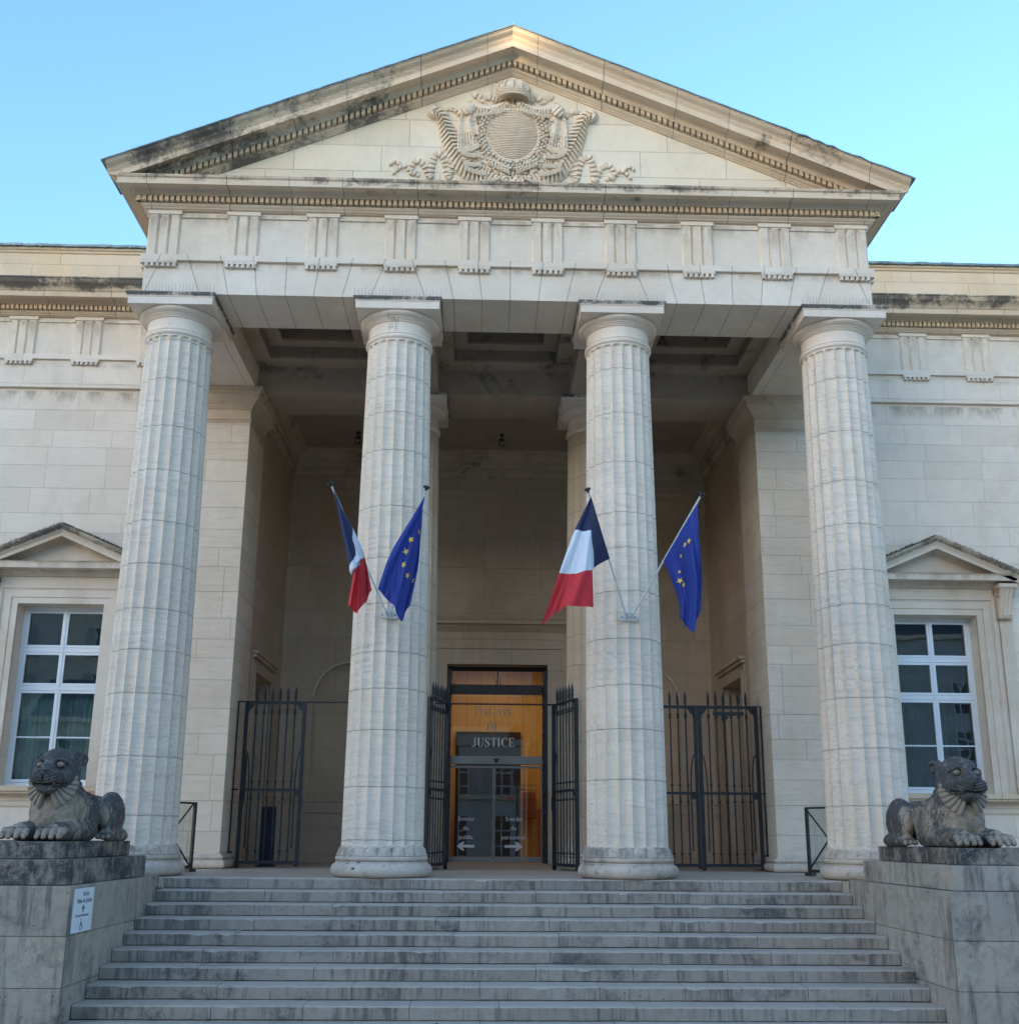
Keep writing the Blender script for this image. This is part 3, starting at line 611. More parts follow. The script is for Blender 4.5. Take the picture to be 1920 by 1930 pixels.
for sgn, lab in ((-1, 'left rake, crusted black near its lower end'), (1, 'right rake, cleaner and honey coloured')):
    rk = build('raking_cornice', rake_sweep(RAKE, 7.17, 0.0, sgn), M['rake'], ch); rk['label'] = lab
    mb = MB(); n = 62; st = 0.1035
    for i in range(n):
        xa = 0.018+i*st; xb = xa+0.066
        za, zb = 14.715-SL*xa, 14.715-SL*xb
        if zb < 11.98: break
        y0, y1 = FY-0.208, FY-0.095
        zt = 0.095
        mb.add([(sgn*xa, y0, za), (sgn*xb, y0, zb), (sgn*xb, y1, zb), (sgn*xa, y1, za), (sgn*xa, y0, za+zt), (sgn*xb, y0, zb+zt), (sgn*xb, y1, zb+zt), (sgn*xa, y1, za+zt)],
               [(0,3,2,1),(4,5,6,7),(0,1,5,4),(1,2,6,5),(2,3,7,6),(3,0,4,7)])
    build('dentil_band', mb, M['dentil'], rk)
    # zinc capping with a ragged lower lip
    mb = MB(); N = 60; vs = []
    for i in range(N+1):
        x = 7.24*i/N; j = random.uniform(-0.003, 0.004)
        if sgn > 0 and 4.9 < x < 6.6: j += random.uniform(-0.012, 0.022)
        z = 15.196-SL*x
        vs += [(sgn*x, FY-0.665-j*0.4, z+j-0.012), (sgn*x, FY-0.66-j*0.4, z+0.014+j), (sgn*x, FY+0.4, z+0.03), (sgn*x, FY+0.4, z)]
    mb.add(vs, [(a*4+j, a*4+(j+1) % 4, (a+1)*4+(j+1) % 4, (a+1)*4+j) for a in range(N) for j in range(4)]+[(3, 2, 1, 0), tuple(N*4+j for j in range(4))])
    build('zinc_capping', mb, M['zinc'], rk)
# side gutters and roof
for sgn in (-1, 1):
    mb = MB(); mb.sweep([(sgn*6.53, 9.0), (sgn*6.53, FY-0.30)] if sgn < 0 else [(sgn*6.53, FY-0.30), (sgn*6.53, 9.0)], [(0.0, 12.0), (0.49, 12.0), (0.52, 12.02), (0.60, 12.06), (0.64, 12.10), (0.645, 12.13), (0.0, 12.14)], close_prof=True)
    build('eaves_gutter', mb, M['zinc'], ch)
mb = MB(); mb.prism([(-7.1, 12.19), (7.1, 12.19), (0, 15.18), (0, 15.1), ], 'y', -0.9, 9.5) if False else None
mb.add([(-7.1, FY+0.3, 12.17), (0, FY+0.3, 15.15), (7.1, FY+0.3, 12.17), (-7.1, 11, 12.17), (0, 11, 15.17), (7.1, 11, 12.17)], [(0, 1, 4, 3), (1, 2, 5, 4), (0, 2, 1), (3, 4, 5), (0, 3, 5, 2)])
build('roof', mb, M['zinc'], ch)
mb = MB(); mb.ball((0.02, FY-0.60, 15.235), (0.028, 0.035, 0.035)); mb.box(0.0, 0.035, FY-0.62, FY-0.58, 15.19, 15.22)
build('ridge_knob', mb, M['zinc'], ch)

# ---- carved coat of arms as real relief (height field over the tympanum)
def relief():
    s = 0.62; X0, X1, Y0p, Y1p = 724, 1206, 143, 345
    nx = int((X1-X0)/s); ny = int((Y1p-Y0p)/s)
    px, py = np.meshgrid(np.linspace(X0, X1, nx), np.linspace(Y0p, Y1p, ny))
    py0 = py-(px-966)*0.018                     # undo the slight tilt of the facade in the photograph
    X = np.abs(px-966); Y = py0
    sx = px-966
    H_ = np.zeros_like(px)
    rng = np.random.RandomState(3)
    def hsh(a, b): return np.modf(np.abs(np.sin(a*12.9898+b*78.233)*43758.5453))[0]
    def put(mask, h):
        nonlocal H_
        H_ = np.where(mask, np.maximum(H_, h), H_)
    def over(mask, h):
        nonlocal H_
        H_ = np.where(mask, h, H_)
    def curve(pts, w0, w1, fn, over_=False):
        """band along a polyline; fn(t, q) gives height for along-parameter t (px) and cross q in -1..1"""
        nonlocal H_
        P_ = np.array(pts, float)
        # resample smooth (Catmull-Rom)
        Q = []
        for i in range(len(P_)-1):
            p0 = P_[max(i-1, 0)]; p1 = P_[i]; p2 = P_[i+1]; p3 = P_[min(i+2, len(P_)-1)]
            for t_ in np.linspace(0, 1, 14, endpoint=False):
                Q.append(0.5*((2*p1)+(-p0+p2)*t_+(2*p0-5*p1+4*p2-p3)*t_**2+(-p0+3*p1-3*p2+p3)*t_**3))
        Q.append(P_[-1]); Q = np.array(Q); L = np.r_[0, np.cumsum(np.hypot(*np.diff(Q, axis=0).T))]; tot = L[-1]
        best = np.full(px.shape, 1e9); bt = np.zeros(px.shape); bq = np.zeros(px.shape)
        for i in range(len(Q)-1):
            a = Q[i]; d = Q[i+1]-a; l2 = (d**2).sum()+1e-9
            t_ = np.clip(((X-a[0])*d[0]+(Y-a[1])*d[1])/l2, 0, 1)
            dx = X-a[0]-t_*d[0]; dy = Y-a[1]-t_*d[1]; dd = np.hypot(dx, dy)
            sg = np.sign(d[0]*dy-d[1]*dx)
            mk = dd < best; best = np.where(mk, dd, best); bt = np.where(mk, L[i]+t_*(L[i+1]-L[i]), bt); bq = np.where(mk, sg*dd, bq)
        f = bt/tot; wdt = (w0+(w1-w0)*f) if not callable(w0) else w0(f)
        q = bq/np.maximum(wdt, 0.1); mk = np.abs(q) < 1
        h = fn(bt, q, f)
        H_ = np.where(mk, h, H_) if over_ else np.where(mk, np.maximum(H_, h), H_)
    # ribbons above and beside (low)
    rib = lambda t_, q, f: 0.045*(1-0.5*q*q)+0.026*np.sin(t_*0.75)-0.012*(np.abs(q) > 0.8)
    curve([(75, 322), (88, 294), (104, 284), (112, 300), (116, 330)], 8, 8, rib)
    curve([(118, 332), (128, 300), (142, 292), (150, 310), (152, 332)], 8, 7, rib)
    curve([(154, 334), (166, 312), (180, 306), (188, 320), (176, 332)], 7, 5, rib)
    curve([(186, 330), (200, 316), (214, 322), (222, 332)], 5, 3.5, rib)
    curve([(210, 312), (222, 308), (228, 316)], 4, 3, rib)
    curve([(72, 180), (60, 188), (70, 200), (82, 196), (96, 212), (92, 226), (110, 210), (128, 208)], 7, 4, rib)
    curve([(34, 188), (48, 184), (56, 196), (40, 200)], 6, 5, rib)
    # crossed sceptres and lower drapery
    curve([(20, 338), (62, 308), (74, 298)], 4, 4, lambda t_, q, f: 0.07*np.sqrt(np.maximum(0, 1-q*q))+0.015)
    curve([(30, 342), (60, 330), (92, 300)], 16, 12, lambda t_, q, f: 0.05+0.013*np.sin(t_*1.0+q*1.5)+0.02*(q > 0.3))
    # palm branches
    def palm(t_, q, f):
        rib_ = np.abs(np.sin((t_*0.40+np.abs(q)*3.6)))
        edge = 1-np.abs(q)**3
        return 0.02+(0.02+0.105*rib_**0.7)*edge+0.035*np.exp(-(q/0.10)**2)
    curve([(8, 340), (52, 334), (86, 312), (108, 280), (124, 245), (134, 222), (148, 214)], lambda f: 14+9*np.sin(np.clip(f*1.15, 0, 1)*np.pi), 0, palm)
    # mantle falling either side of the disc
    def mantle(t_, q, f):
        flute = 0.5+0.5*np.sin(q*(5.5)+0.8*np.sin(t_*0.06))
        fr = (np.sin(q*26) > 0)*0.035*(f > 0.66)
        return 0.07+0.07*flute*(1-0.3*q*q)+fr+0.02*hsh(np.round(px*0.6), np.round(py*0.6))*(f > 0.3)
    curve([(80, 204), (84, 235), (80, 275)], 12, 24, mantle)
    curve([(98, 286), (78, 284), (62, 296)], 9, 8, lambda t_, q, f: 0.12*np.sqrt(np.maximum(0, 1-q*q))+0.028*np.sin(t_*1.3)+0.02)
    curve([(92, 300), (76, 300), (60, 306)], 8, 7, lambda t_, q, f: 0.11*np.sqrt(np.maximum(0, 1-q*q))+0.028*np.sin(t_*1.3)+0.02)
    curve([(88, 316), (70, 322), (46, 336)], 8, 8, lambda t_, q, f: 0.07+0.028*np.sin(t_*1.2)-0.02*q)
    # collar of chain links and oak leaves round the disc
    R = np.hypot(sx, Y-253); th = np.arctan2(Y-253, sx)
    ring = (R > 49) & (R < 67+14*np.clip((Y-262)/60, 0, 1))
    lk = 0.5+0.5*np.sin(th*34)*np.sin(R*0.55)
    put(ring, 0.085+0.045*lk+0.018*hsh(np.floor(th*30), np.floor(R/5)))
    low = ((Y > 300) & (X < 60-(Y-300)*0.75) & (R > 49))
    put(low, 0.095+0.018*np.sin(px*0.5)*np.sin(py*0.55)+0.012*np.sin((Y+X*0.7)*0.9))
    put(np.hypot(sx, Y-310) < 12, 0.13+0.02*np.cos(th*10))
    for k in range(150):                                   # drilled holes of the foliage
        a = rng.uniform(-3.14, 3.14); r_ = rng.uniform(52, 70); cx_ = r_*np.cos(a); cy_ = 253+r_*np.sin(a)
        H_ = np.where(np.hypot(sx-cx_, Y-cy_) < rng.uniform(1.1, 2.2), np.minimum(H_, 0.04), H_)
    for k in range(45):
        cx_ = rng.uniform(-50, 50); cy_ = rng.uniform(303, 340)
        if abs(cx_) < 60-(cy_-300)*0.7:
            H_ = np.where(np.hypot(sx-cx_, Y-cy_) < rng.uniform(1.0, 2.0), np.minimum(H_, 0.045), H_)
    # swag and knots under the crown
    curve([(12, 196), (38, 208), (64, 208), (74, 204)], 8, 11, lambda t_, q, f: 0.13*np.sqrt(np.maximum(0, 1-q*q*0.8))+0.028*np.sin(t_*1.15)*(q > -0.2)+0.02, True)
    k_ = np.hypot((X-84)/13, (Y-208)/13)
    over(k_ < 1, 0.10+0.11*np.sqrt(np.maximum(0, 1-k_**2))+0.014*np.sin((X+Y)*0.6))
    # shell
    k_ = np.hypot(sx/9.5, (Y-205)/9); over(k_ < 1, 0.12+0.05*np.cos(np.arctan2(sx, Y-195)*12)*0.4+0.03*(1-k_))
    # disc
    d = R/47.0
    over(R < 49.5, 0.10+0.02*(R > 46))
    over(d < 0.975, 0.085+0.10*np.sqrt(np.maximum(0, 1-d*d*0.9))+0.013*np.sin(2*np.pi*(Y+0.004*(sx**2)*(Y-253)/47)/3.15))
    # carve a little stone grain, fade the skirt
    H_ = np.where(H_ > 0, H_+0.004*(hsh(px*3.1, py*2.7)-0.5), 0)
    py_world = Y
    # world coordinates on the tympanum face
    A0 = at(966, 253, FY+0.01); ax = at(1066, 253+1.8, FY+0.01)-A0; az_ = at(966, 193, FY+0.01)-A0
    kx = ax.x/100; kz = az_.z/60
    WX = A0.x+sx*kx; WZ = A0.z+(253-Y)*kz
    keep = (H_ > 0.005) & (WZ > 12.02)
    Hd = H_.copy()
    # dilate one cell so that every edge drops to the wall
    kd = keep.copy()
    kd[1:, :] |= keep[:-1, :]; kd[:-1, :] |= keep[1:, :]; kd[:, 1:] |= keep[:, :-1]; kd[:, :-1] |= keep[:, 1:]
    Hd = np.where(keep, Hd*0.95, -0.02)
    # light smoothing
    Hs = (Hd*6+np.roll(Hd, 1, 0)+np.roll(Hd, -1, 0)+np.roll(Hd, 1, 1)+np.roll(Hd, -1, 1))/10
    Hd = np.where(keep, Hs, Hd)
    idx = -np.ones(px.shape, int); ids = np.argwhere(kd); idx[kd] = np.arange(len(ids))
    WZ = WZ-0.62*np.maximum(Hd, 0)*(WZ > 12.1)
    vs = [(float(WX[i, j]), float(FY+0.01-Hd[i, j]), float(max(12.02, WZ[i, j]))) for i, j in ids]
    q = kd[:-1, :-1] & kd[1:, :-1] & kd[:-1, 1:] & kd[1:, 1:]
    ii = np.argwhere(q); fs = [(int(idx[i, j]), int(idx[i+1, j]), int(idx[i+1, j+1]), int(idx[i, j+1])) for i, j in ii]
    mb = MB(); mb.add(vs, fs); return mb
build('coat_of_arms', relief(), M['relief'], tymp, smooth=rad(50), fix=False)

def crown_mb():
    mb = MB(); cx = 967
    def P(px, py, d): return at(px, py+(px-966)*0.018, FY-d)
    o = P(cx, 186, 0.14); s = (P(cx+10, 186, 0.14)-o).length/10          # metres per photo pixel here
    def Q(x, y, z): return (o.x+x, o.y-y, o.z+z)
    rx, ry = 30*s, 19*s
    for z, r_, k in ((0.0, 0.022, 1.0), (0.10, 0.017, 0.99), (0.05, 0.012, 1.0)):
        mb.tube([Q(k*rx*math.sin(rad(a_)), k*ry*math.cos(rad(a_)), z) for a_ in range(-95, 96, 10)], r_, 8)
    vs = []; n = 24
    for i in range(n+1):
        a_ = rad(-95+190*i/n)
        for z in (-0.01, 0.105): vs.append(Q(0.97*rx*math.sin(a_), 0.97*ry*math.cos(a_), z))
    mb.add(vs, [(2*i, 2*i+2, 2*i+3, 2*i+1) for i in range(n)])
    for i in range(19): a_ = rad(-88+176*i/18); mb.ball(Q(1.03*rx*math.sin(a_), 1.03*ry*math.cos(a_), 0.05), 0.016, 8, 6)
    dome = []
    M_ = 16
    for j in range(M_+1):
        f = j/M_; w_ = 1.0+0.22*math.sin(math.pi*min(1, f*1.25))*(1-f*0.5); el = f*math.pi/2
        kk = w_*math.cos(el)**0.75
        for i in range(25):
            a_ = rad(-95+190*i/24); dome.append(Q(0.93*rx*kk*math.sin(a_), 0.93*ry*kk*math.cos(a_), 0.10+26*s*math.sin(el)*0.98))
    mb.add(dome, [(j*25+i, j*25+i+1, (j+1)*25+i+1, (j+1)*25+i) for j in range(M_) for i in range(24)])
    for a_ in (-90, -60, -30, 0, 30, 60, 90):
        pts = []
        for j in range(15):
            f = j/14; w_ = 1.0+0.22*math.sin(math.pi*min(1, f*1.25))*(1-f*0.5); el = f*math.pi/2; kk = w_*math.cos(el)**0.75
            pts.append(Q(rx*kk*math.sin(rad(a_)), ry*kk*math.cos(rad(a_)), 0.10+26*s*math.sin(el)))
        mb.tube(pts, 0.021, 6)
        for p in pts[1:13:1]: mb.ball((p[0], p[1]-0.018, p[2]), 0.0135, 6, 5)
    for a_ in (-75, -45, -15, 15, 45, 75):
        b_ = Q(rx*1.02*math.sin(rad(a_)), ry*1.02*math.cos(rad(a_)), 0.13); mb.tube([b_, (b_[0], b_[1], b_[2]+0.07)], [0.016, 0.004], 6)
    for a_ in (-55, -25, 0, 25, 55):
        t0 = Q(0, ry*0.1, 0.10+26*s); mb.tube([t0, (t0[0]+0.05*math.sin(rad(a_)), t0[1], t0[2]+0.05), (t0[0]+0.11*math.sin(rad(a_)), t0[1]-0.01, t0[2]+0.10*math.cos(rad(a_)))], [0.012, 0.020, 0.004], 6)
    return mb
build('crown', crown_mb(), M['relief'], tymp, smooth=rad(50))
rs = random.Random(5)
def PR(px, py, d): return at(px, py+(px-966)*0.018, FY-d)
mb = MB()
for row, (R_, n, d) in enumerate(((52.5, 46, 0.15), (58.5, 50, 0.17), (64.0, 54, 0.15))):
    for i in range(n):
        a_ = 2*math.pi*(i+0.5*(row % 2))/n
        if a_ > rad(228) and a_ < rad(312): continue
        p = PR(966+R_*math.cos(a_), 253+R_*math.sin(a_), d); mb.ball(p, (0.024+rs.uniform(0, .006), 0.03, 0.024+rs.uniform(0, .006)), 7, 5)
build('wreath', mb, M['relief'], tymp, smooth=rad(50))
for s2 in (-1, 1):
    mb = MB()
    for k in range(7):            # oak leaves gathered at the foot
        for q in range(3):
            x = 966+s2*(6+k*6.0); y = 318-k*2.6+q*6-(q == 2)*2; p = PR(x, y, 0.17-0.02*q); e = PR(x+s2*6.5, y-4, 0.11)
            mb.tube([p, (p+e)/2+Vector((0, -0.02, 0)), e], [0.012, 0.030, 0.006], 6)
    build('leaf_spray', mb, M['relief'], tymp, smooth=rad(50))
    for (xa, ya, xb, yb2, n, L) in ((64, 270, 101, 278, 17, 10), (62, 289, 97, 284, 15, 8), (60, 305, 92, 303, 14, 8), (50, 322, 90, 312, 16, 9), (22, 330, 62, 338, 16, 7), (14, 200, 72, 214, 22, 7)):
        mb = MB(); d0 = 0.20 if ya == 200 else 0.165
        for i in range(n):
            f = i/(n-1); x = 966+s2*(xa+(xb-xa)*f); y = ya+(yb2-ya)*f+3*math.sin(math.pi*f)
            mb.tube([PR(x, y, d0), PR(x+0.4*s2, y+L, d0-0.015)], [0.013, 0.011], 5)
        build('drapery_fringe', mb, M['relief'], tymp, smooth=rad(50))

# ---- portico ceiling with stepped coffers
ZC = 10.50
def ring_plate(mb, ox0, ox1, oy0, oy1, ix0, ix1, iy0, iy1, z):
    mb.box(ox0, ix0, oy0, oy1, z, z+0.05); mb.box(ix1, ox1, oy0, oy1, z, z+0.05); mb.box(ix0, ix1, oy0, iy0, z, z+0.05); mb.box(ix0, ix1, iy1, oy1, z, z+0.05)
for bx0, bx1, lab in ((-5.33, -2.58, 'left'), (-1.42, 1.42, 'middle'), (2.58, 5.33, 'right')):
    my = 0.33
    mb = MB(); i1 = (bx0+my, bx1-my, 0.55+my+0.15, 3.50-0.46); i2 = (i1[0]+0.29, i1[1]-0.29, i1[2]+0.29, i1[3]-0.29)
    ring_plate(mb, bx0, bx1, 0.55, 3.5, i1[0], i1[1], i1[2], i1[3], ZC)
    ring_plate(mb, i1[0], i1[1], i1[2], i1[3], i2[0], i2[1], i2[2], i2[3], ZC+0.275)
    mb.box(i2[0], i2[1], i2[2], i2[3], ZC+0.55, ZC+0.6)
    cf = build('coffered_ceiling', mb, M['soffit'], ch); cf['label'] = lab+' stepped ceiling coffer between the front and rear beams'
    mb = MB()
    for q, z0 in ((i1, ZC+0.05), (i2, ZC+0.325)):
        a, b, c_, d_ = q; e = 0.012
        mb.box(a-0.03, a-e*0, c_, d_, z0, z0+0.225); mb.box(b, b+0.03, c_, d_, z0, z0+0.225); mb.box(a, b, c_-0.03, c_, z0, z0+0.225); mb.box(a, b, d_, d_+0.03, z0, z0+0.225)
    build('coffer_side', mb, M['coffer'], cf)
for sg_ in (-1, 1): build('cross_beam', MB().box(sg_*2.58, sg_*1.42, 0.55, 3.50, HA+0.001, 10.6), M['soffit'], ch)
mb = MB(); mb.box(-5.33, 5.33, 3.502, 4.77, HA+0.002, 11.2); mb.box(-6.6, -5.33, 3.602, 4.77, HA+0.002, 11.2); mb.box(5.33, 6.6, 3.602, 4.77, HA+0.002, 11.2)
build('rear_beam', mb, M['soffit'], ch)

# ---- antae, side walls, back wall of the vestibule
YB = 9.0
for sgn, side in ((-1, 'left'), (1, 'right')):
    mb = MB(); mb.box(sgn*5.44, sgn*6.62, 3.50, 5.0, 0.30, HA)
    an = build('anta', mb, M['anta'], ch); an['label'] = f'{side} square pier behind the {side} outer column'
    path = [(-6.62, 3.5), (-5.44, 3.5), (-5.44, 5.0)]
    if sgn > 0: path = [(5.44, 5.0), (5.44, 3.5), (6.62, 3.5)]
    mb = MB(); mb.sweep(path, [(-0.1, 9.20), (0.012, 9.20), (0.022, 9.215), (0.022, 9.235), (0.008, 9.24), (0.008, 9.25), (0.028, 9.265), (0.028, 9.29), (0.005, 9.30), (0.005, 9.50), (0.03, 9.51), (0.03, 9.535), (0.045, 9.54), (0.045, 9.56), (0.06, 9.565), (0.06, 9.585),
        (0.10, 9.62), (0.16, 9.68), (0.20, 9.74), (0.205, 9.79), (0.235, 9.80), (0.24, 9.86), (0.27, 9.865), (0.275, 9.93), (-0.1, 9.93)], close_prof=True)
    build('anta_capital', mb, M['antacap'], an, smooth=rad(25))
    tor = lambda rc, r, zc, rz: [(rc+r*math.cos(a), zc+rz*math.sin(a)) for a in [rad(-90+20*i) for i in range(10)]]
    mb = MB(); mb.sweep(path, [(-0.1, 0.0)]+tor(0.06, 0.07, 0.085, 0.083)+[(0.075, 0.172), (0.075, 0.182)]+tor(0.055, 0.03, 0.215, 0.032)+[(0.04, 0.25), (0.035, 0.27), (0.015, 0.29), (0.002, 0.31), (-0.1, 0.31)], close_prof=True)
    build('anta_base', mb, M['colbase'], an, smooth=rad(40))
    # side wall with its doorway
    mb = MB(); xi, xo = sgn*5.50, sgn*6.2
    mb.box(xi, xo, 5.0, 5.84, 0, 10.7); mb.box(xi, xo, 7.66, YB+0.5, 0, 10.7); mb.box(xi, xo, 5.84, 7.66, 4.18, 10.7)
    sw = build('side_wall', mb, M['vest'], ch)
    mb = MB()
    xf = sgn*5.50; o1 = sgn*-0.055
    for d, wth, zz in ((0.03, 0.30, 4.46), (0.055, 0.14, 4.32)):
        xa = xf-sgn*d
        mb.box(xa, xf, 5.84-wth, 5.84, 0, zz); mb.box(xa, xf, 7.66, 7.66+wth, 0, zz); mb.box(xa+sgn*0.002, xf, 5.84-wth+0.003, 7.66+wth-0.003, 4.18, zz+0.003)
    mb.box(xf-sgn*0.10, xf, 5.50, 8.0, 4.475, 4.55); mb.box(xf-sgn*0.15, xf, 5.46, 8.04, 4.55, 4.62)
    dr = MB(); dr.box(sgn*5.86, sgn*5.92, 5.84, 7.66, 0, 4.18)
    dd = build('side_door', dr, M['sidedoor'], ch); dd['label'] = f'beige panelled door in the {side} side wall of the vestibule'
    build('door_frame', mb, M['vest'], dd, bevel=0.006)
    for y0_, y1_ in ((5.93, 6.68), (6.82, 7.57)):
        for z0_, z1_ in ((0.25, 1.05), (1.2, 1.75), (1.9, 3.1), (3.25, 4.05)):
            mb = MB(); mb.sweep([(y0_, z0_), (y1_, z0_), (y1_, z1_), (y0_, z1_)], [(0, 0), (0, 0.02), (-0.03, 0.02), (-0.05, 0.0)], closed=True, close_prof=True)
            mb.v = [(sgn*5.86-sgn*v[2], v[0], v[1]) for v in mb.v]
            build('door_panel', mb, M['sidedoor'], dd)

# back wall with two arched niches and the doorway
def niche_wall():
    mb = MB(); NX, NR, NZ0, NZC = 3.72, 0.93, 1.485, 4.00
    y0, y1 = YB, YB+0.6
    def front_piece(sgn):
        # wall from x=1.28 to 5.5 around an arched hole, as quads between the arch and a bounding rectangle
        a0, a1 = 1.28, 5.52; L_ = NX-NR; R_ = NX+NR
        def q(x0, x1, z0, z1): mb.add([(sgn*x0, y0, z0), (sgn*x1, y0, z0), (sgn*x1, y0, z1), (sgn*x0, y0, z1)], [(0, 1, 2, 3) if sgn > 0 else (3, 2, 1, 0)])
        q(a0, L_, 0, 10.7); q(R_, a1, 0, 10.7); q(L_, R_, 0, NZ0); q(L_, R_, NZC+NR, 10.7)
        N = 32; arc = [(NX-NR*math.cos(math.pi*i/N), NZC+NR*math.sin(math.pi*i/N)) for i in range(N+1)]
        vs = []; 
        for x, z in arc: vs += [(sgn*x, y0, z), (sgn*x, y0, NZC+NR)]
        mb.add(vs, [(2*i, 2*i+1, 2*i+3, 2*i+2) for i in range(N)])
        # niche interior: half cylinder + quarter dome (elliptic, 0.42 deep)
        D = 0.42; M_ = 24; vs = []
        for j, z in enumerate((NZ0, NZC)):
            for i in range(M_+1):
                a = math.pi*i/M_; vs.append((sgn*(NX-NR*math.cos(a)), y0+D*math.sin(a), z))
        fs = [(i, i+1, M_+2+i, M_+1+i) for i in range(M_)]
        K = 12; base = len(vs)
        for k in range(1, K+1):
            el = math.pi/2*k/K
            for i in range(M_+1):
                a = math.pi*i/M_; vs.append((sgn*(NX-NR*math.cos(a)*math.cos(el)), y0+D*math.sin(a)*math.cos(el), NZC+NR*math.sin(el)))
        for k in range(K):
            r0_ = (M_+1) if k == 0 else base+(k-1)*(M_+1); r1_ = base+k*(M_+1)
            fs += [(r0_+i, r0_+i+1, r1_+i+1, r1_+i) for i in range(M_)]
        mb.add(vs, fs)
        mb.add([(sgn*L_, y0, NZ0), (sgn*R_, y0, NZ0), (sgn*R_, y0+D+0.02, NZ0), (sgn*L_, y0+D+0.02, NZ0)], [(0, 1, 2, 3)])
    front_piece(-1); front_piece(1)
    mb.add([(-1.28, y0, 4.91), (1.28, y0, 4.91), (1.28, y0, 10.7), (-1.28, y0, 10.7)], [(0, 1, 2, 3)])
    mb.box(-1.32, -1.28, y0, y1, 0, 4.95); mb.box(1.28, 1.32, y0, y1, 0, 4.95); mb.box(-1.28, 1.28, y0+0.001, y1, 4.91, 4.95)
    return mb
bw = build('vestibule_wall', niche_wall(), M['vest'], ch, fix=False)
IP = [(-5.44, 5.0), (-5.5, 5.0), (-5.5, YB), (5.5, YB), (5.5, 5.0), (5.44, 5.0)]
IP2 = [(-5.5, 5.0), (-5.5, YB), (5.5, YB), (5.5, 5.0)]
mb = MB(); mb.sweep(IP2, [(-0.05, 9.93), (0.03, 9.93), (0.035, 9.98), (0.10, 10.06), (0.10, 10.22), (0.14, 10.26), (0.15, 10.36), (0.22, 10.40), (0.32, 10.50), (0.34, 10.58), (0.40, 10.60), (-0.05, 10.60)], close_prof=True)
mb.sweep(IP2, [(-0.05, 9.52), (0.02, 9.52), (0.03, 9.55), (0.03, 9.60), (-0.05, 9.60)], close_prof=True)
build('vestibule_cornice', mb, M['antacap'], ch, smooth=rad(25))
mb = MB()
for seg in ([(-5.5, 7.98), (-5.5, YB), (-1.62, YB)], [(1.62, YB), (5.5, YB), (5.5, 7.98)], [(-5.5, 5.0), (-5.5, 5.52)], [(5.5, 5.52), (5.5, 5.0)]):
    mb.sweep(seg, [(-0.05, 0.0), (0.03, 0.0), (0.03, 0.245), (-0.05, 0.245)], close_prof=True)
    mb.sweep(seg, [(-0.05, 1.17), (0.022, 1.17), (0.03, 1.185), (0.03, 1.205), (-0.05, 1.21)], close_prof=True)
    mb.sweep(seg, [(-0.05, 1.43), (0.022, 1.43), (0.035, 1.45), (0.035, 1.475), (-0.05, 1.48)], close_prof=True)
build('dado_moulding', mb, M['vest'], ch)
mb = MB(); mb.box(-5.6, 5.6, 4.6, 9.7, 10.60, 10.7); build('vestibule_ceiling', mb, M['soffit'], ch)

# ---- entrance door in the back wall
en = build('door_surround', MB(), M['vest'], ch) if False else None
mb = MB()
for d, wth in ((0.030, 0.34), (0.050, 0.22), (0.070, 0.10)):
    zt = 4.91+wth*1.2
    mb.box(-1.28-wth, -1.28, YB-d, YB+0.01, 0, zt); mb.box(1.28, 1.28+wth, YB-d, YB+0.01, 0, zt); mb.box(-1.28, 1.28, YB-d, YB+0.01, 4.91, zt)
mb.box(-1.62, 1.62, YB-0.035, YB+0.01, 5.33, 5.76)
mb.box(-1.64, 1.64, YB-0.075, YB+0.01, 5.318, 5.345)
prof = [(-0.01, 5.76), (0.06, 5.765), (0.08, 5.80), (0.08, 5.86), (0.13, 5.862), (0.16, 5.90), (0.17, 5.93), (0.26, 5.935), (0.26, 6.02), (0.29, 6.04), (0.33, 6.10), (0.335, 6.13), (-0.01, 6.16)]
mb.sweep([(-1.66, YB+0.0), (-1.66, YB-0.001), (1.66, YB-0.001), (1.66, YB+0.0)], prof, close_prof=True)
for i in range(58): x = -1.70+i*0.0586; mb.box(x, x+0.034, YB-0.125, YB-0.078, 5.805, 5.858)
ds = build('door_surround', mb, M['vest'], ch, bevel=0.003)
YG = YB+0.42
ed = build('entrance_door', MB().box(-1.28, 1.28, YG-0.03, YG+0.03, 4.80, 4.91).box(-1.28, 1.28, YG-0.05, YG+0.05, 4.20, 4.45).box(-1.28, -1.17, YG-0.05, YG+0.05, 0, 4.80).box(1.17, 1.28, YG-0.05, YG+0.05, 0, 4.80), M['bronze'], ch)
ed['label'] = 'glazed entrance with lettered glass'
mb = MB(); mb.box(-1.17, 1.17, YG-0.10, YG+0.10, 2.42, 2.62); mb.box(-1.17, 1.17, YG-0.03, YG+0.02, 2.36, 2.385)
hd = build('sliding_door_header', mb, M['alu'], ed, bevel=0.006)
mb = MB(); mb.prism([(-0.075, 2.545), (-0.055, 2.56), (0.055, 2.56), (0.075, 2.545), (0.04, 2.475), (0.0, 2.455), (-0.04, 2.475)], 'y', YG-0.135, YG-0.10); build('door_sensor', mb, M['black'], hd, bevel=0.004)
mb = MB(); mb.sheet(-1.17, 1.17, YG, 2.62, 4.20); build('pane', mb, M['doorglass'], ed, fix=False)
mb = MB(); mb.sheet(-1.17, 1.17, YG, 4.45, 4.80); build('pane', mb, M['doorglass'], ed, fix=False)
mb = MB(); mb.box(0.0, 0.03, YG-0.02, YG+0.02, 4.45, 4.80); build('mullion', mb, M['bronze'], ed)
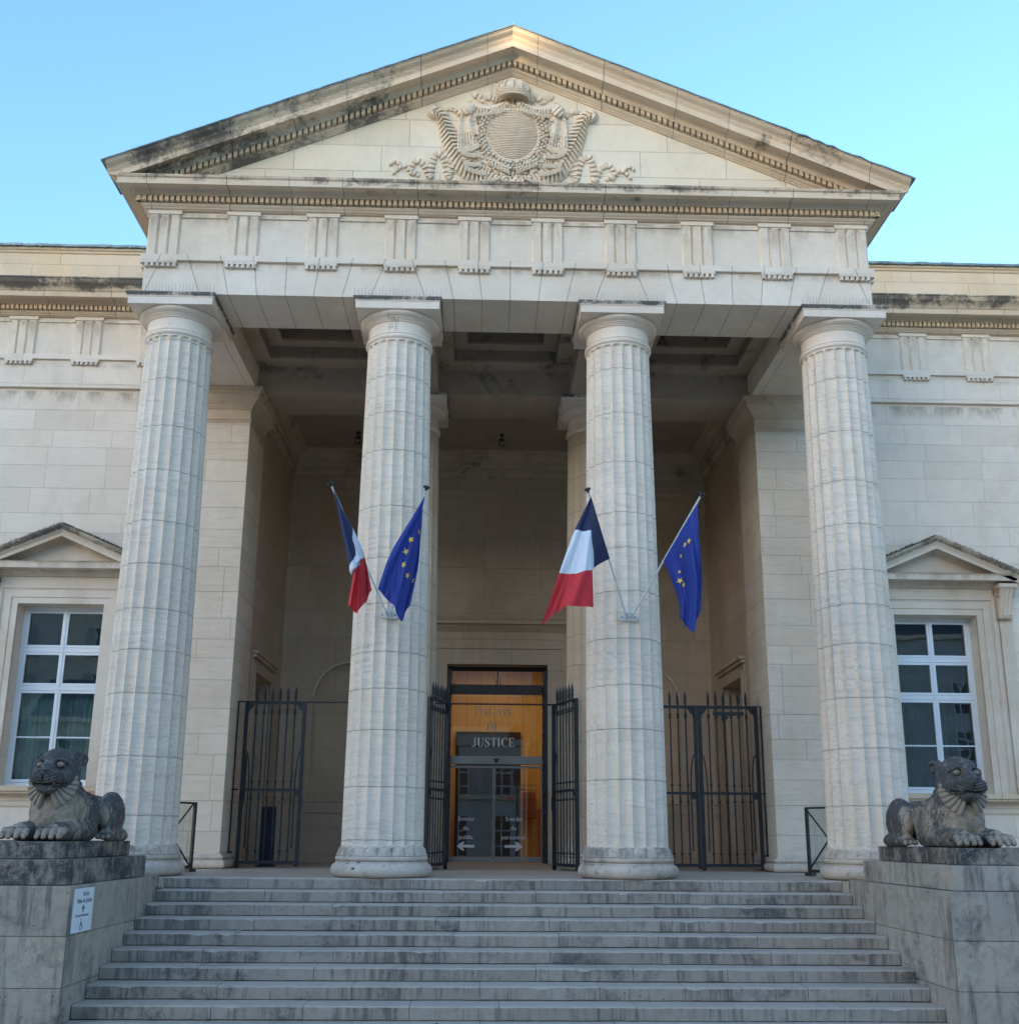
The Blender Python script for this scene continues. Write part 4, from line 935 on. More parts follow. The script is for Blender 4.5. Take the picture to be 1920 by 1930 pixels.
for x0, x1, sd_ in ((-1.17, -0.055, 'public'), (-0.045, 1.17, 'personnel')):
    mb = MB(); z0, z1 = 0.02, 2.36; f = 0.032
    mb.box(x0, x0+f, YG-0.02, YG+0.02, z0, z1); mb.box(x1-f, x1, YG-0.02, YG+0.02, z0, z1); mb.box(x0+f, x1-f, YG-0.02, YG+0.02, z0, z0+0.13); mb.box(x0+f, x1-f, YG-0.02, YG+0.02, z1-0.035, z1)
    lf = build('door_leaf', mb, M['alu'], ed, bevel=0.003); lf['label'] = 'sliding glass leaf lettered Entrée du '+sd_
    mb = MB(); mb.sheet(x0+f, x1-f, YG, z0+0.13, z1-0.035); build('pane', mb, M['doorglass'], lf, fix=False)
    cxx = -0.74 if sd_ == 'public' else 0.45
    for i, (tx, zz) in enumerate((('Entrée', 1.02), ('du', 0.80), (sd_, 0.575))):
        vs, fs = text_mesh(tx, 0.150 if tx != 'du' else 0.150, ext=0.0015)
        mb = MB(); mb.add([(cxx+v[0]*1.02, YG-0.009-v[2], zz+v[1]) for v in vs], fs)
        build('lettering', mb, M['letter_white'], lf)
    d = -1 if sd_ == 'public' else 1; mb = MB()
    az0 = 0.405; mb.box(cxx-d*0.22, cxx+d*0.14, YG-0.010, YG-0.007, az0-0.034, az0+0.034)
    mb.prism([(cxx+d*0.225, az0), (cxx+d*0.10, az0+0.105), (cxx+d*0.02, az0+0.105), (cxx+d*0.115, az0), (cxx+d*0.02, az0-0.105), (cxx+d*0.10, az0-0.105)], 'y', YG-0.0135, YG-0.0105)
    build('arrow', mb, M['letter_white'], lf)
# serif capitals: strokes with thick and thin parts
def strokes(ch_):
    S = []; TH, TN, SF = 0.155, 0.055, 0.05
    def rect(x0, x1, y0, y1): S.append([(x0, y0), (x1, y0), (x1, y1), (x0, y1)])
    def stem(x, w=TH, y0=0, y1=1, s0=True, s1=True):
        rect(x, x+w, y0, y1)
        if s0: rect(x-0.075, x+w+0.075, y0, y0+0.04)
        if s1: rect(x-0.075, x+w+0.075, y1-0.04, y1)
    def arc(cx, cy, rx, ry, a0, a1, w0, w1, wm, n=20):
        prev = None
        for i in range(n+1):
            t_ = i/n; a = rad(a0+(a1-a0)*t_); w_ = w0+(w1-w0)*t_+(wm-(w0+w1)/2)*math.sin(math.pi*t_)
            ca, sa = math.cos(a), math.sin(a)
            p = ((cx+(rx)*ca, cy+(ry)*sa), (cx+(rx-w_)*ca, cy+(ry-max(0.045, w_*0.45))*sa))
            if prev: S.append([prev[0], p[0], p[1], prev[1]])
            prev = p
    if ch_ == 'I': stem(0.08); return S, 0.33
    if ch_ == 'L': stem(0.08); rect(0.235, 0.62, 0, 0.045); S.append([(0.52, 0), (0.64, 0), (0.66, 0.27), (0.62, 0.27)]); return S, 0.68
    if ch_ == 'E':
        stem(0.08); rect(0.235, 0.60, 0, 0.045); rect(0.235, 0.58, 0.955, 1); rect(0.235, 0.44, 0.48, 0.52); rect(0.42, 0.455, 0.37, 0.63)
        S.append([(0.52, 0), (0.62, 0), (0.65, 0.25), (0.61, 0.25)]); S.append([(0.50, 1), (0.60, 1), (0.61, 0.77), (0.575, 0.77)]); return S, 0.68
    if ch_ == 'T':
        stem(0.27, s1=False); rect(0.02, 0.67, 0.955, 1); S.append([(0.02, 1), (0.10, 1), (0.045, 0.74), (0.01, 0.74)]); S.append([(0.59, 1), (0.67, 1), (0.68, 0.74), (0.645, 0.74)]); return S, 0.69
    if ch_ == 'P':
        stem(0.08); arc(0.30, 0.74, 0.33, 0.26, -90, 90, 0.05, 0.05, 0.165); rect(0.22, 0.31, 0.955, 1.0); rect(0.22, 0.31, 0.48, 0.525); return S, 0.64
    if ch_ == 'D':
        stem(0.08); arc(0.26, 0.5, 0.49, 0.5, -90, 90, 0.05, 0.05, 0.18); rect(0.22, 0.28, 0.955, 1.0); rect(0.22, 0.28, 0.0, 0.045); return S, 0.80
    if ch_ == 'A':
        S.append([(0.34, 1.0), (0.40, 1.0), (0.78, 0.03), (0.60, 0.03)]); S.append([(0.34, 1.0), (0.37, 0.88), (0.13, 0.03), (0.075, 0.03)]); rect(0.20, 0.56, 0.30, 0.345)
        rect(0.0, 0.22, 0, 0.04); rect(0.51, 0.84, 0, 0.04); return S, 0.84
    if ch_ == 'U':
        rect(0.08, 0.235, 0.32, 1); rect(0.0, 0.31, 0.96, 1); arc(0.36, 0.32, 0.28, 0.33, 180, 360, 0.155, 0.05, 0.10); rect(0.59, 0.64, 0.32, 1); rect(0.50, 0.73, 0.96, 1); return S, 0.75
    if ch_ == 'J':
        rect(0.24, 0.395, 0.22, 1); rect(0.16, 0.47, 0.96, 1); arc(0.20, 0.22, 0.195, 0.27, 0, -150, 0.15, 0.07, 0.08); S.append([(0.0, 0.05), (0.10, -0.02), (0.13, 0.12), (0.03, 0.15)]); return S, 0.50
    if ch_ == 'S':
        arc(0.28, 0.745, 0.25, 0.27, 30, 200, 0.05, 0.12, 0.10); arc(0.28, 0.255, 0.27, 0.27, 20, -160, 0.13, 0.05, 0.10)
        S.append([(0.045, 0.66), (0.165, 0.72), (0.54, 0.36), (0.42, 0.27)]); S.append([(0.46, 1.0), (0.50, 1.0), (0.52, 0.70), (0.485, 0.70)]); S.append([(0.02, 0.32), (0.055, 0.32), (0.08, 0.0), (0.04, 0.0)]); return S, 0.60
    if ch_ == 'C':
        arc(0.42, 0.5, 0.40, 0.52, 48, 312, 0.05, 0.05, 0.19, 30); S.append([(0.66, 1.0), (0.70, 1.0), (0.72, 0.66), (0.685, 0.66)]); S.append([(0.66, 0.18), (0.72, 0.20), (0.715, 0.10), (0.67, 0.08)]); return S, 0.76
    return [], 0.3
def serif(txt, xc, z0, hgt, y):
    mb = MB(); adv = 0; items = []
    for c_ in txt:
        S, w_ = strokes(c_); items.append((S, adv)); adv += w_+0.07
    adv -= 0.07; k = 0
    for S, a in items:
        for poly in S:
            yy = y-0.0006*(k % 7); k += 1
            mb.prism([(xc+(p[0]+a-adv/2)*hgt*1.02, z0+p[1]*hgt) for p in poly], 'y', yy-0.001, yy)
    return mb
build('lettering', serif('PALAIS', -0.10, 3.665, 0.218, YG-0.010), M['dim_letter_and_grey'], ed)
build('lettering', serif('DE', -0.08, 3.285, 0.205, YG-0.010), M['dim_letter_and_grey'], ed)
build('lettering', serif('JUSTICE', -0.08, 2.865, 0.225, YG-0.010), M['letter_white'], ed)
# court emblem on the right leaf
lf = [o for o in C.objects if o.get('label', '').endswith('Entrée du personnel')][0]
mb = MB(); ex, ez = 0.42, 1.86
def ringarc(mb, cx, cz, r, a0, a1, w_, y, n=24, ky=1.0):
    pts = [(cx+r*math.cos(rad(a0+(a1-a0)*i/n)), cz+ky*r*math.sin(rad(a0+(a1-a0)*i/n))) for i in range(n+1)]
    for i in range(n):
        ww = (w_(i/n) if callable(w_) else w_); (x0_, z0_), (x1_, z1_) = pts[i], pts[i+1]
        dx, dz = x1_-x0_, z1_-z0_; L_ = math.hypot(dx, dz) or 1; nx_, nz_ = -dz/L_*ww, dx/L_*ww
        mb.prism([(x0_+nx_, z0_+nz_), (x1_+nx_, z1_+nz_), (x1_-nx_, z1_-nz_), (x0_-nx_, z0_-nz_)], 'y', y-0.001, y)
ringarc(mb, ex-0.05, ez-0.02, 0.25, 175, 235, lambda t_: 0.003+0.014*math.sin(math.pi*t_), YG-0.009); build('emblem_arc', mb, M['vinyl_blue'], lf)
mb = MB(); ringarc(mb, ex-0.05, ez-0.02, 0.25, 235, 300, lambda t_: 0.004+0.016*math.sin(math.pi*t_), YG-0.009); build('emblem_arc', mb, M['vinyl_red'], lf)
mb = MB(); ringarc(mb, ex-0.02, ez-0.01, 0.21, 60, 330, 0.0035, YG-0.0115); ringarc(mb, ex+0.25, ez-0.34, 0.28, 150, 75, lambda t_: 0.003+0.010*math.sin(math.pi*t_), YG-0.009)
ringarc(mb, ex-0.03, ez+0.10, 0.055, 0, 360, 0.006, YG-0.0125); ringarc(mb, ex-0.03, ez-0.03, 0.10, 20, 160, 0.005, YG-0.0135); ringarc(mb, ex, ez-0.10, 0.07, 180, 380, 0.004, YG-0.0135)
build('emblem_lines', mb, M['letter_black'], lf)
for tx, zz in (("Cour d'appel", ez+0.02), ("d'Orléans", ez-0.10)):
    vs, fs = text_mesh(tx, 0.085, align='RIGHT', ext=0.001); mb = MB(); mb.add([(1.02+v[0], YG-0.0085-v[2], zz+v[1]) for v in vs], fs); build('lettering', mb, M['letter_black'], lf)
# pair of old panelled leaves folded back into the reveal
for sgn in (-1, 1):
    mb = MB(); x = sgn*1.275; xx = sgn*1.20
    mb.box(xx, x, YB-0.02, YB+0.36, 0.02, 4.78)
    for i in range(9):
        z = 0.2+i*0.5; mb.box(xx-sgn*0.02, xx, YB+0.03, YB+0.31, z, z+0.36)
        mb.ball((xx-sgn*0.02, YB+0.17, z+0.18), (0.028, 0.06, 0.06), 8, 6); mb.ball((xx-sgn*0.0, YB-0.02, z+0.43), (0.03, 0.03, 0.03), 8, 6)
    o = build('old_door_leaf', mb, M['olddoor'], ch, bevel=0.004); o['label'] = ('left' if sgn < 0 else 'right')+' dark green studded door leaf folded into the entrance reveal'
# ---- hall seen through the glass
mb = MB(); y0, y1 = YG+0.15, 16.5
mb.add([(-2.6, y0, 0), (-2.6, y1, 0), (-2.6, y1, 5.6), (-2.6, y0, 5.6), (2.6, y0, 0), (2.6, y1, 0), (2.6, y1, 5.6), (2.6, y0, 5.6)], [(0, 1, 2, 3), (4, 7, 6, 5), (1, 5, 6, 2), (3, 2, 6, 7)])
mb.box(-1.6, 1.6, 13.5, 13.8, 2.9, 5.4)
hall = build('entrance_hall', mb, M['wood'], ch, fix=False)
build('dark_backing_panel', MB().box(-1.12, 0.78, 13.38, 13.44, 0.0, 3.62), plain('dark_reflection_tone', (0.022, 0.025, 0.032), 0.4, 0, 0.3, 0.8), hall)  # added dark panel: the dim, reflecting middle of the glass put into colour
build('hall_floor', MB().box(-2.6, 2.6, 8.95, 16.5, -0.06, 0.004), M['hallfloor'], hall)
for bx in ((-1.9, -1.35, 12.5, 12.9, 0.0, 1.4), (1.25, 1.9, 12.5, 12.9, 0.0, 1.4), (0.95, 1.35, 15.9, 16.4, 1.2, 2.0), (-0.9, 0.4, 15.6, 16.2, 0.0, 2.2)):
    build('wood_cabinet', MB().box(*bx), M['wood_dark'], hall, bevel=0.01)
mb = MB(); mb.tube([(0.02, 12.2, 5.6), (0.02, 12.2, 4.75)], 0.018); mb.tube([(0.14, 12.2, 5.6), (0.14, 12.2, 4.62)], 0.022)
pl = build('pendant_lamp', mb, M['black'], hall)
mb = MB(); mb.lathe([(0, 4.70), (0.02, 4.70), (0.02, 4.75)], 0.02, 12.2, 12); mb.lathe([(0, 4.57), (0.024, 4.57), (0.024, 4.62)], 0.14, 12.2, 12); build('bulb', mb, M['lampglow'], pl)
for lx, ly, lz, e_ in ((0, 11.6, 5.4, 6.0), (0, 15.0, 5.3, 7.5), (-1.8, 10.4, 5.2, 2.4), (1.9, 10.6, 5.2, 3.4)):
    ld = bpy.data.lights.new('hall_light', 'AREA'); ld.energy = e_; ld.size = 1.0; ld.color = (1.0, 0.72, 0.38)
    lo = bpy.data.objects.new('hall_light', ld); C.objects.link(lo); lo.location = (lx, ly, lz)
# ================================================================== WINGS
def quad_wall(mb, x0, x1, z0, z1, hx0, hx1, hz0, hz1, y0, y1):
    mb.box(x0, hx0, y0, y1, z0, z1); mb.box(hx1, x1, y0, y1, z0, z1); mb.box(hx0, hx1, y0+0.001, y1, z0, hz0); mb.box(hx0, hx1, y0+0.001, y1, hz1, z1)
for sgn, side in ((-1, 'left'), (1, 'right')):
    cx = sgn*9.0; YW = 3.54
    mb = MB(); x0, x1 = sorted((sgn*6.60, sgn*16.0)); quad_wall(mb, x0, x1, 1.2, 9.93, cx-0.87, cx+0.87, 1.55, 5.18, YW, YW+0.7)
    wg = build('wing_wall', mb, M['wall'], ch); wg['label'] = f'{side} wing wall with a hooded window'
    mb = MB(); mb.box(x0, x1, YW-0.03, YW+0.7, -1.7, 1.2); build('wing_plinth', mb, M['wall'], wg)
    xs_ = sgn*6.62; xs2 = sgn*6.45
    a, b = sorted((xs2, sgn*16.0)); path = [(a, 3.46), (b, 3.46)]
    mb = MB(); mb.sweep(path, [(-0.6, 9.93), (0.0, 9.93), (0.0, 10.56), (-0.6, 10.56)], close_prof=True); wa = build('wing_architrave', mb, M['wall'], wg)
    mb = MB(); mb.sweep(path, [(-0.3, 10.561), (0.065, 10.561), (0.065, 10.671), (-0.3, 10.671)], close_prof=True); build('taenia', mb, M['wall'], wa, bevel=0.004)
    mb = MB(); mb.sweep(path, [(-0.4, 10.672), (-0.012, 10.672), (-0.012, 11.445), (0.018, 11.447), (0.018, 11.50), (-0.012, 11.502), (-0.012, 11.60), (-0.4, 11.60)], close_prof=True)
    wf = build('wing_frieze', mb, M['frieze'], wg)
    for x in (7.66, 9.06, 10.47, 11.88, 13.3):
        build('triglyph', triglyph_mb(sgn*x, 3.46+0.012, w=0.60), M['trig'], wf); build('regula', regula_mb(sgn*x, 3.46, w=0.60), M['wall'], wa, smooth=rad(40))
    CW = CORN[:-3]+[(0.478, 11.955), (0.48, 11.975), (0.50, 11.98), (0.52, 12.01), (0.56, 12.05), (0.61, 12.09), (0.635, 12.14), (0.64, 12.165), (0.66, 12.17), (0.66, 12.20), (-0.2, 12.23)]
    mb = MB(); mb.sweep(path, CW); build('wing_cornice', mb, M['wingcor'], wg)
    mb = dentils(a, b, 3.46); build('dentil_band', mb, M['dentil'], wg)
    mb = MB(); mb.sweep(path, [(-0.7, 12.2), (0.02, 12.2), (0.02, 13.10), (0.05, 13.12), (0.06, 13.16), (0.09, 13.17), (0.11, 13.21), (-0.7, 13.22)], close_prof=True); pa = build('parapet', mb, M['parapet'], wg)
    mb = MB(); n = 34
    for i in range(n):
        u0 = a+(b-a)*i/n; u1 = a+(b-a)*(i+1)/n-0.006; j = random.uniform(-0.006, 0.006)
        mb.box(u0, u1, 3.46-0.16-j, 3.46+0.7, 13.222+j*0.5, 13.275+j); mb.box(u0+0.1, u0+0.135, 3.46-0.175, 3.46-0.10, 13.20, 13.235)
    build('zinc_capping', mb, M['zinc'], pa)
    # ---- window
    wn_ = build('window_frame', MB(), M['white'], wg) if False else None
    Yf = 3.84
    mb = MB(); X0, X1, Z0, Z1 = cx-0.87, cx+0.87, 1.55, 5.18
    def bx(x0, x1, z0, z1, d0, d1): mb.box(x0, x1, Yf-d0, Yf+d1, z0, z1)
    bx(X0, X0+0.075, Z0, Z1, 0, 0.06); bx(X1-0.075, X1, Z0, Z1, 0, 0.06); bx(X0+0.075, X1-0.075, Z1-0.07, Z1, 0, 0.06); bx(X0+0.075, X1-0.075, Z0, Z0+0.07, 0, 0.06)
    bx(X0+0.075, X1-0.075, 4.24, 4.33, 0.02, 0.06); bx(X0+0.075, X1-0.075, 3.455, 3.545, 0.02, 0.06)
    win = build('window', mb, M['white'], wg, bevel=0.004); win['label'] = f'tall white-framed window of the {side} wing'
    bx_ = [(4.33, 5.11, 0), (3.545, 4.24, 0), (1.62, 3.455, 1)]
    for z0, z1, bar in bx_:
        for xa, xb in ((X0+0.075, cx-0.003), (cx+0.003, X1-0.075)):
            mb = MB(); s_ = 0.058
            bx(xa, xa+s_, z0+0.004, z1-0.004, 0.015, 0.045); bx(xb-s_, xb, z0+0.004, z1-0.004, 0.015, 0.045); bx(xa+s_, xb-s_, z1-s_, z1-0.004, 0.015, 0.045); bx(xa+s_, xb-s_, z0+0.004, z0+s_, 0.015, 0.045)
            rows = [(z0+s_, z1-s_)]
            if bar: bx(xa+s_, xb-s_, 2.495, 2.525, 0.008, 0.03); rows = [(z0+s_, 2.495), (2.525, z1-s_)]
            sa = build('sash', mb, M['white'], win, bevel=0.004)
            for r0_, r1_ in rows:
                mb = MB(); mb.sheet(xa+s_, xb-s_, Yf+0.016, r0_, r1_); build('pane', mb, M['winglass'], win, fix=False)
    mb = MB(); mb.box(cx-0.012, cx+0.012, Yf-0.03, Yf, 1.62, 5.11); build('meeting_strip', mb, M['white'], win)
    cc = (0.30, 0.40, 0.36) if sgn < 0 else (0.07, 0.095, 0.10)
    mb = MB(); N = 60
    vs = []
    for i in range(N+1):
        x = X0+(X1-X0)*i/N; yy = 4.08+0.02*math.sin(i*1.3)+0.008*math.sin(i*3.1); vs += [(x, yy, 1.5), (x, yy, 3.44)]
    mb.add(vs, [(2*i, 2*i+1, 2*i+3, 2*i+2) for i in range(N)])
    build('curtain', mb, plain(f'curtain_cloth_{side}', cc, 0.9, 0, 0.15, 3), win)
    build('room', MB().box(X0-0.2, X1+0.2, 4.2, 4.24, 1.4, 5.3), plain(f'dim_room_{side}', (0.045, 0.055, 0.06), 0.9, 0, 0.5, 0.8), win)
    # ---- surround
    YS = 3.44; mb = MB()
    for wd, d in ((0.38, 0.0), (0.335, 0.012), (0.30, -0.02), (0.13, -0.045)):
        yy = YS-d if d > 0 else YS-d
    def band(w0, w1, yf):
        mb.box(cx-0.87-w1, cx-0.87-w0, yf, YW+0.01, 1.53, 5.18+w1); mb.box(cx+0.87+w0, cx+0.87+w1, yf, YW+0.01, 1.53, 5.18+w1); mb.box(cx-0.87-w0, cx+0.87+w0, yf, YW+0.01, 5.18+w0, 5.18+w1)
    band(0.0, 0.13, YS+0.03); band(0.13, 0.29, YS+0.012); band(0.29, 0.315, YS); band(0.315, 0.355, YS-0.02); band(0.355, 0.38, YS-0.005)
    for s2 in (-1, 1):
        xa, xb = sorted((cx+s2*1.25, cx+s2*1.30)); mb.box(xa, xb, YS+0.045, YW+0.01, 1.53, 5.62)
        xa, xb = sorted((cx+s2*1.35, cx+s2*1.57)); mb.box(xa, xb, YS+0.04, YW+0.01, 1.53, 5.14)
        xa, xb = sorted((cx+s2*1.57, cx+s2*1.62)); mb.box(xa, xb, YS+0.055, YW+0.01, 1.53, 5.62)
    mb.box(cx-1.25, cx+1.25, YS+0.015, YW+0.01, 5.562, 5.74)
    su = build('window_surround', mb, M['hood'], win, bevel=0.003)
    mb = MB(); hp = [(cx-1.30, YW), (cx-1.30, YS), (cx+1.30, YS), (cx+1.30, YW)]
    mb.sweep(hp, [(-0.05, 5.742), (0.02, 5.745), (0.03, 5.765), (0.065, 5.80), (0.085, 5.825), (0.09, 5.85), (0.30, 5.862), (0.302, 5.85), (0.325, 5.85), (0.325, 5.955), (0.335, 5.958), (0.335, 5.972), (0.36, 5.99), (0.0, 6.02), (-0.05, 6.02)], close_prof=True)
    mb.box(cx-1.55, cx+1.55, YS-0.0, YW, 6.018, 6.03)
    def hood_rake(s2):
        prof = [(-0.06, 6.475), (0.05, 6.48), (0.08, 6.50), (0.10, 6.52), (0.30, 6.53), (0.302, 6.52), (0.325, 6.52), (0.325, 6.60), (0.335, 6.602), (0.335, 6.62), (0.35, 6.624), (0.35, 6.642), (0.365, 6.646), (0.37, 6.66), (0.40, 6.68), (0.43, 6.72), (0.435, 6.755), (-0.06, 6.775)]
        k = len(prof); vs = []
        for xx in (0.0, 1.73):
            for o, z in prof: vs.append((cx+s2*xx, YS-o, z-0.435*xx))
        return vs, [(j, k+j, k+(j+1) % k, (j+1) % k) for j in range(k)]+[tuple(range(k)), tuple(range(2*k-1, k-1, -1))]
    for s2 in (-1, 1): mb.add(*hood_rake(s2))
    mbd = MB()
    for s2 in (-1, 1):
        prof = [(0.30, 6.662), (0.372, 6.662), (0.405, 6.682), (0.437, 6.722), (0.445, 6.765), (0.30, 6.80), (-0.06, 6.80), (-0.06, 6.776)]
        k = len(prof); NN = 40; vs = []
        for q in range(NN+1):
            xx = 1.74*q/NN
            for o, z in prof: vs.append((cx+s2*xx, YS-o-random.uniform(0, 0.004), z-0.435*xx+random.uniform(-0.002, 0.003)))
        mbd.add(vs, [(q*k+j, q*k+(j+1) % k, (q+1)*k+(j+1) % k, (q+1)*k+j) for q in range(NN) for j in range(k)]+[tuple(range(k)), tuple(range(NN*k+k-1, NN*k-1, -1))])
    mb.add([(cx-1.35, YS-0.03, 6.0), (cx+1.35, YS-0.03, 6.0), (cx, YS-0.03, 6.58), (cx-1.35, YW, 6.0), (cx+1.35, YW, 6.0), (cx, YW, 6.58)], [(0, 1, 2), (0, 2, 5, 3), (1, 4, 5, 2)])
    hood = build('window_hood', mb, M['hood'], win); build('hood_capping', mbd, M['hooddark'], win)
    # dry moss along the top of the hood: many small tufts
    mb = MB()
    for i in range(2600):
        s2 = -1 if random.random() < 0.55 else 1
        xx = random.uniform(0.03, 1.6)**1.0
        if s2*sgn > 0 and random.random() < 0.55: continue
        yy = YS-random.uniform(0.05, 0.43); z = 6.80-0.435*xx; h_ = random.uniform(0.004, 0.028)*(2.2 if s2*sgn < 0 and xx > 0.5 and random.random() < 0.5 else 1); r_ = random.uniform(0.003, 0.010)
        X_ = cx+s2*xx; a_ = random.uniform(0, 3)
        mb.add([(X_-r_*math.cos(a_), yy-r_*math.sin(a_), z-0.01), (X_+r_*math.cos(a_), yy+r_*math.sin(a_), z-0.01), (X_+random.uniform(-.02, .02), yy+random.uniform(-.02, .02), z+h_), (X_+r_*math.sin(a_), yy-r_*math.cos(a_), z-0.01), (X_-r_*math.sin(a_), yy+r_*math.cos(a_), z-0.01)], [(0, 1, 2), (3, 4, 2)])
    build('moss', mb, M['moss'], win, fix=False, kind='stuff')
    for s2 in (-1, 1):
        mb = MB(); NXc, NZc = 24, 30; xa = cx+s2*1.45; hw = 0.155; vs = []
        for j in range(NZc+1):
            f = j/NZc; z = 5.10+0.62*f; hwz = hw*(0.86+0.14*f)
            fy = 0.055+0.20*f**1.8+0.035*math.exp(-((f-0.04)/0.06)**2)
            for i in range(NXc+1):
                q = -1+2*i/NXc
                rd = 0.030*abs(math.sin(q*math.pi*1.5+math.pi/2))*(1-f*0.0)
                rd2 = 0.014*math.cos(i*2.1) if j < 3 else 0
                edge = 0.03*(abs(q)**6)
                vs.append((xa+q*hwz, YS+0.02-fy-rd-rd2+edge, z))
        k = NXc+1
        fs = [(j*k+i, j*k+i+1, (j+1)*k+i+1, (j+1)*k+i) for j in range(NZc) for i in range(NXc)]
        o0 = len(vs)
        for j in range(NZc+1):
            f = j/NZc; z = 5.10+0.62*f; hwz = hw*(0.86+0.14*f); vs += [(xa-hwz, YW, z), (xa+hwz, YW, z)]
        fs += [(j*k, (j+1)*k, o0+2*(j+1), o0+2*j) for j in range(NZc)]+[(j*k+NXc, o0+2*j+1, o0+2*(j+1)+1, (j+1)*k+NXc) for j in range(NZc)]
        fs += [tuple(range(k))+(o0+1, o0)]
        mb.add(vs, fs); mb.box(xa-0.20, xa+0.20, YS-0.29, YW, 5.722, 5.80); mb.box(xa-0.18, xa+0.18, YS-0.26, YW, 5.70, 5.722)
        # scroll eyes on both cheeks
        for e_ in (-1, 1):
            pts = []
            for i in range(40):
                a_ = i*0.35; r_ = 0.085*(1-i/46); pts.append((xa+e_*(hw+0.004), YS-0.12+r_*math.cos(a_), 5.60+r_*math.sin(a_)))
            mb.tube(pts, 0.008, 6)
        build('console', mb, M['hood'], win, smooth=rad(35), fix=True)
    mb = MB(); mb.box(cx-1.70, cx+1.70, 3.27, YW+0.3, 1.43, 1.528); mb.box(cx-1.66, cx+1.66, 3.31, YW, 1.385, 1.43); build('window_sill', mb, M['wingcor'], win, bevel=0.005)
    mb = MB(); a2, b2 = sorted((sgn*6.62, sgn*16)); mb.sweep([(a2, YW-0.03), (b2, YW-0.03)], [(-0.05, 1.13), (0.0, 1.13), (0.03, 1.145), (0.05, 1.18), (0.055, 1.215), (-0.05, 1.225)], close_prof=True)
    build('belt_moulding', mb, M['wall'], wg)
# main block behind, flat zinc roofs
mb = MB(); mb.box(-16, -6.6, 4.3, 14, -1.7, 13.2); mb.box(6.6, 16, 4.3, 14, -1.7, 13.2)
build('rear_block', mb, M['vest'], ch)

# ================================================================== IRON GATES
def gate_leaf(loc, rz, w_, nsp, label, arcs=True, box=False):
    g_ = thing('iron_gate', loc, label, 'iron gate', 'spear-topped iron gates between the rear columns')
    hgt = 3.27
    def bld(nm, mb, par, **k):
        # local coordinates, x along the leaf
        mb.v = [(v[0]+loc[0], v[1]+loc[1], v[2]+loc[2]) for v in mb.v]
        return build(nm, mb, M['iron'], par, **k)
    mb = MB(); p = 0.035
    mb.box(0, 2*p, -p, p, 0.0, hgt); mb.box(w_-2*p, w_, -p, p, 0.0, hgt); mb.box(2*p, w_-2*p, -0.018, 0.018, hgt-0.04, hgt); mb.box(2*p, w_-2*p, -0.02, 0.02, 0.05, 0.11); mb.box(2*p, w_-2*p, -0.02, 0.02, 1.475, 1.525)
    for xx, s_ in ((2*p, 1), (w_-2*p, -1)):
        mb.prism([(xx, hgt-0.04), (xx+s_*0.14, hgt-0.04), (xx+s_*0.09, hgt-0.08), (xx+s_*0.07, hgt-0.13), (xx+s_*0.03, hgt-0.15), (xx, hgt-0.24)], 'y', -0.012, 0.012)
    fr = bld('gate_frame', mb, g_, bevel=0.004)
    for i in range(nsp):
        x = 2*p+(w_-4*p)*(i+1)/(nsp+1)
        mb = MB(); mb.tube([(x, 0, 0.10), (x, 0, hgt+0.02)], 0.0165, 8)
        for z in (0.30, 1.33, 1.66, hgt-0.22, hgt-0.17):
            mb.lathe([(0, z-0.03), (0.028, z-0.016), (0.034, z), (0.028, z+0.016), (0, z+0.03)], x, 0, 10, cap=False)
        mb.lathe([(0.0, hgt), (0.030, hgt+0.0), (0.030, hgt+0.02), (0.018, hgt+0.03), (0.024, hgt+0.055), (0.030, hgt+0.09), (0.022, hgt+0.115), (0.032, hgt+0.125), (0.032, hgt+0.14), (0.020, hgt+0.15), (0.030, hgt+0.185), (0.018, hgt+0.26), (0.0, hgt+0.345)], x, 0, 10, cap=False)
        bld('spear_bar', mb, g_, smooth=rad(50))
    if arcs:
        mb = MB()
        for xx, s_ in ((2*p, 1), (w_-2*p, -1)):
            pts = [(xx+s_*0.085, 0.03, 0.35)]+[(xx+s_*(0.09*math.sin(rad(a_))+0.0), 0.03, 1.5+0.78*math.cos(rad(a_)) if a_ < 90 else 1.5-(a_-90)/90*1.2) for a_ in (100, 90, 80, 60, 40, 20, 0)]
            mb.tube(pts, 0.014, 6)
        bld('stay_bar', mb, g_)
    mb = MB(); mb.box(0.0, 0.05, -0.05, -0.028, 1.12, 1.42); mb.box(w_-0.14, w_-0.05, -0.04, 0.04, 1.38, 1.50); mb.box(0.005, 0.05, -0.03, 0.03, -0.03, 0.0) ; bld('lock_box', mb, g_, bevel=0.004)
    g_.rotation_euler = (0, 0, rz)
    return g_
gate_leaf((-5.27, 4.14, 0.03), 0.0, 1.25, 6, 'closed iron gate leaf beside the left pier, with the navy stand behind it')
gate_leaf((-1.08, 4.14, 0.03), math.atan2(-1.21, -0.36), 1.26, 6, 'iron gate leaf swung open against the rear column left of the door')
gate_leaf((1.08, 4.14, 0.03), math.atan2(-1.19, 0.38), 1.26, 6, 'iron gate leaf swung open against the rear column right of the door')
gate_leaf((2.80, 4.14, 0.03), 0.0, 1.27, 6, 'closed iron gate leaf partly hidden by the front column right of the door')
gate_leaf((4.09, 4.14, 0.03), 0.0, 1.25, 6, 'closed iron gate leaf beside the right pier, with the small camera at its top')
